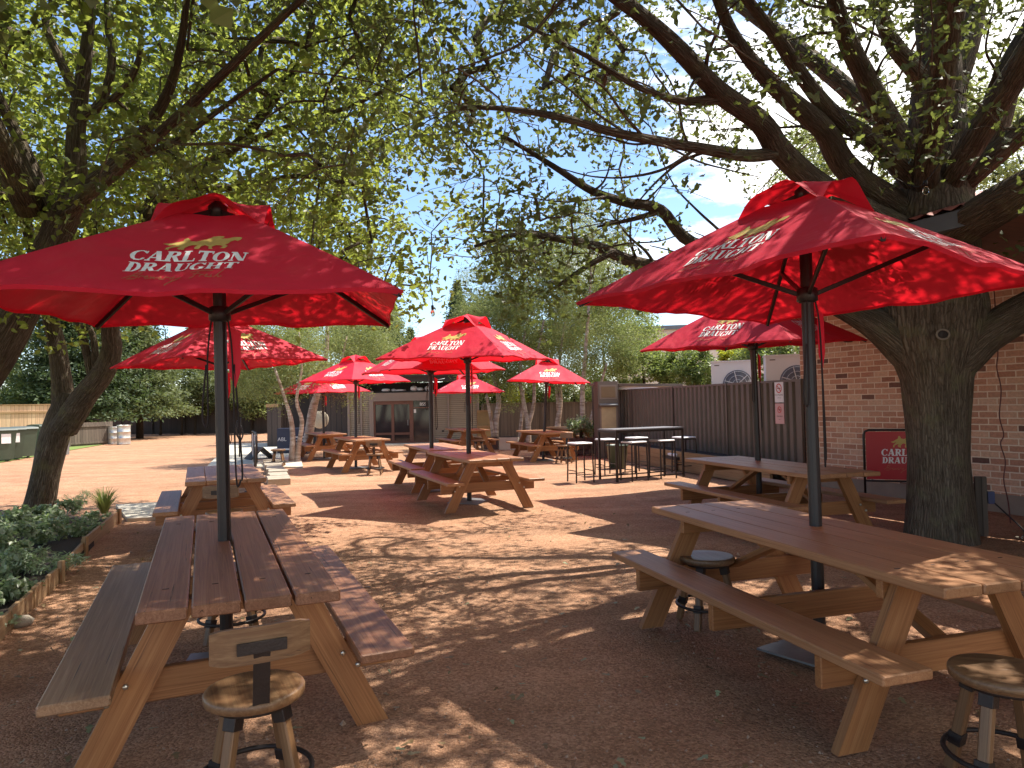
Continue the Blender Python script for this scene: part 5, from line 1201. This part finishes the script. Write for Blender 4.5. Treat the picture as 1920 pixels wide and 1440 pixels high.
shrub('broad yellow green tree mass behind the birches, left part', 930, 640, 31, (2.6, 1.6, 2.6), 17000, 'leaf_birch', .15, cat='tree', name='leafy_tree', cr=.7)
shrub('broad yellow green tree mass behind the birches, right part', 1130, 640, 30, (2.6, 1.6, 2.4), 17000, 'leaf_hedge', .14, cat='tree', name='leafy_tree', cr=.7)
shrub('light olive tree mass behind the leaning birch', 620, 660, 31, (3.0, 1.6, 1.6), 16000, 'leaf_birch', .14, cat='tree', name='leafy_tree', cr=.6)
for q_, px_ in enumerate((905, 955, 1005, 1055, 1105)):
    shrub('low green growth over the paling fence, %s' % ('by the shed', 'second from the shed', 'behind the far right umbrella pole', 'right of the far right umbrella pole', 'by the menu cabinet')[q_], px_, 752, 29.6+.2*q_, (.85, .6, .55), 4200, 'leaf_hedge' if q_ % 2 else 'leaf_birch', .11, cr=.3)
for q_, px_ in enumerate((515, 560, 625)):
    shrub('low green growth behind the dark end of the shed, %s' % ('leftmost', 'behind the pale twin trunk', 'behind the leaning birch')[q_], px_, 726, 33.0+.3*q_, (1.2, .7, .8), 5000, 'leaf_olive', .13, cr=.4)
# --- garden bed plants
def plant(lab, p, r_, h_, n, size, kind):
    t = empty('garden_plant' if kind != 'grass' else 'grass_clump', p, random.uniform(0, 6), lab, 'plant', 'leafy plants in the left garden bed')
    if kind == 'grass':
        V = []; Fq = []; g = []
        for i in range(n):
            a = random.uniform(0, 6.28); ln_2 = h_*random.uniform(.55, 1.1); sp = r_*random.uniform(.2, 1.2); w_ = size*random.uniform(.6, 1); d = Vector((math.cos(a), math.sin(a), 0)); s_ = Vector((-d.y, d.x, 0)); b = len(V); q = random.random(); q2 = random.random()
            for j in range(6):
                u = j/5; c = d*(.04+sp*u**1.6)+Vector((0, 0, ln_2*(u-.35*u**3))); ww = w_*(1-u**1.5)+.0006
                V += [c+s_*ww, c-s_*ww]; g += [(q, q2, 0)]*2
            Fq += [(b+2*j, b+2*j+1, b+2*j+3, b+2*j+2) for j in range(5)]
        raw_mesh('blades', np.array(V), np.array(Fq), M['grass'], t, np.array(g)); return t
    C = clumps((0, 0, h_*.55), (r_, r_, h_*.45), 9, n, r_*.33, .8); C = C[C[:, 2] > .015]
    V, Fq, g = leaves(C, size, 'heart' if kind == 'broad' else 'slim', .9); raw_mesh('foliage', V, Fq, M['leaf_garden'], t, g)
    mb = MB()
    for i in range(9): e = C[random.randrange(len(C))]; mb.tube([(0, 0, -.02), (e[0]*.5, e[1]*.5, e[2]*.65), tuple(e)], [.006, .004, .002], 4, False)
    mb.build('stems', M['leaf_garden'], t); return t
PL = [(196, 968, .30, .55, 150, .009, 'grass', 'tall feathery grass clump at the far corner of the garden bed'),
      (150, 962, .22, .30, 627, 0.037, 'slim', 'low feathery plant beside the grass clump'),
      (178, 985, .18, .14, 380, 0.034, 'broad', 'creeping plant at the far corner of the bed edging'),
      (118, 985, .28, .30, 798, 0.051, 'broad', 'leafy plant against the foot of the leaning trunk, right side'),
      (60, 1000, .30, .30, 798, 0.051, 'broad', 'leafy plant against the foot of the leaning trunk, left side'),
      (10, 1010, .30, .30, 798, 0.054, 'broad', 'leafy plant at the left edge, farthest row'),
      (140, 1012, .24, .24, 627, 0.048, 'broad', 'leafy plant in the middle of the bed, near its edging'),
      (85, 1030, .27, .26, 722, 0.054, 'broad', 'broad leaved plant in the middle of the bed'),
      (30, 1045, .27, .28, 722, 0.058, 'broad', 'pale leaved plant in the second row at the left edge'),
      (112, 1082, .20, .16, 418, 0.061, 'slim', 'fern like plant leaning over the bed edging'),
      (60, 1085, .20, .24, 494, 0.068, 'slim', 'bright green strap leaved plant near the bed edging'),
      (15, 1090, .22, .26, 570, 0.061, 'broad', 'large leaved plant at the left edge, third row'),
      (30, 1135, .17, .18, 418, 0.048, 'broad', 'small plant near the closest bend of the edging'),
      (-15, 1150, .2, .2, 456, 0.048, 'broad', 'small plant cut by the left edge of the photo'),
      (8, 1185, .09, .09, 133, 0.027, 'broad', 'tiny pale plant against the nearest edging boards')]
for px, py, r_, h_, n, sz, kd, lab in PL: p = gnd(px, py); p.z = .04; plant(lab, p, r_, h_, n, sz, kd)
p = gnd(40, 1172); tag(MB().lathe([(.001, -.02), (.07, .0), (.08, .03), (.05, .06), (.001, .07)], p, 9).build('pale_rock', M['stone']), 'pale rock beside the nearest edging boards', 'rock')

# --- festoon bulbs hanging in the oak
def festoon(lab, P, bulbs, Y):
    t = empty('festoon_lights', (0, 0, 0), 0, lab, 'string lights'); MB().tube(curve_pts([at(*p) for p in P], 6), .005, 5).build('wire', M['rope'], t)
    for q in bulbs:
        c = at(*q); MB().lathe([(.016, .0), (.018, .05), (.012, .055)], c+Vector((0, 0, .015)), 8).build('socket', M['black'], t)
        MB().lathe([(.0005, -.07), (.02, -.062), (.031, -.035), (.026, -.008), (.014, .012)], c, 14).build('bulb', M['bulb'], t)
festoon('wire with clear bulbs looping across the oak trunk fork', [(1560, 190, 6.2), (1640, 300, 6.6), (1700, 345, 6.75), (1736, 340, 6.75), (1790, 250, 6.8), (1810, 130, 6.8), (1800, -40, 6.8)], [(1736, 352, 6.75), (1786, 245, 6.78)], 6.7)
festoon('dark wire with one bulb hanging from the leaves over the gap of blue sky', [(800, 470, 8.6), (808, 540, 8.6), (811, 572, 8.6)], [(811, 583, 8.6)], 8.6)

# --- gravel stones and fallen leaves on the ground
def scatter():
    n = 7000; Y = 1.2+RNG.random(n)**1.6*11; X = RNG.uniform(-1, 1, n)*(.8*Y+1.0); r_ = RNG.uniform(.003, .009, n)*(1+(RNG.random(n) > .985)*1.6)
    oct_ = np.array([(1, 0, 0), (0, 1, 0), (-1, 0, 0), (0, -1, 0), (0, 0, 1)]); V = (np.stack([X, Y, np.full(n, .0)], 1)[:, None]+oct_[None]*r_[:, None, None]*RNG.uniform(.6, 1.2, (n, 5, 1))).reshape(-1, 3)
    b0 = np.arange(n)[:, None]*5; Fq = np.concatenate([b0+np.array([q]) for q in ((0, 1, 4), (1, 2, 4), (2, 3, 4), (3, 0, 4))])
    o = raw_mesh('loose_stones', V, Fq, M['grit']); o['kind'] = 'stuff'; o['label'] = 'loose brown grit on the gravel'
    n = 900; Y = 1.4+RNG.random(n)**1.3*9; X = RNG.uniform(-1, 1, n)*(.8*Y+.6); V, Fq, g = leaves(np.stack([X, Y, np.full(n, .012)], 1), .055, 'oak', 6)
    V[:, 2] = .006+np.abs(V[:, 2]-.012)*.45; o = raw_mesh('fallen_leaves', V, Fq, M['dry_leaf'], None, g); o['kind'] = 'stuff'; o['label'] = 'scattered fallen leaves on the gravel'
scatter()
for o in bpy.data.objects:       # structure and stuff stay without a category
    if o.get('kind') in ('structure', 'stuff') and 'category' in o: del o['category']
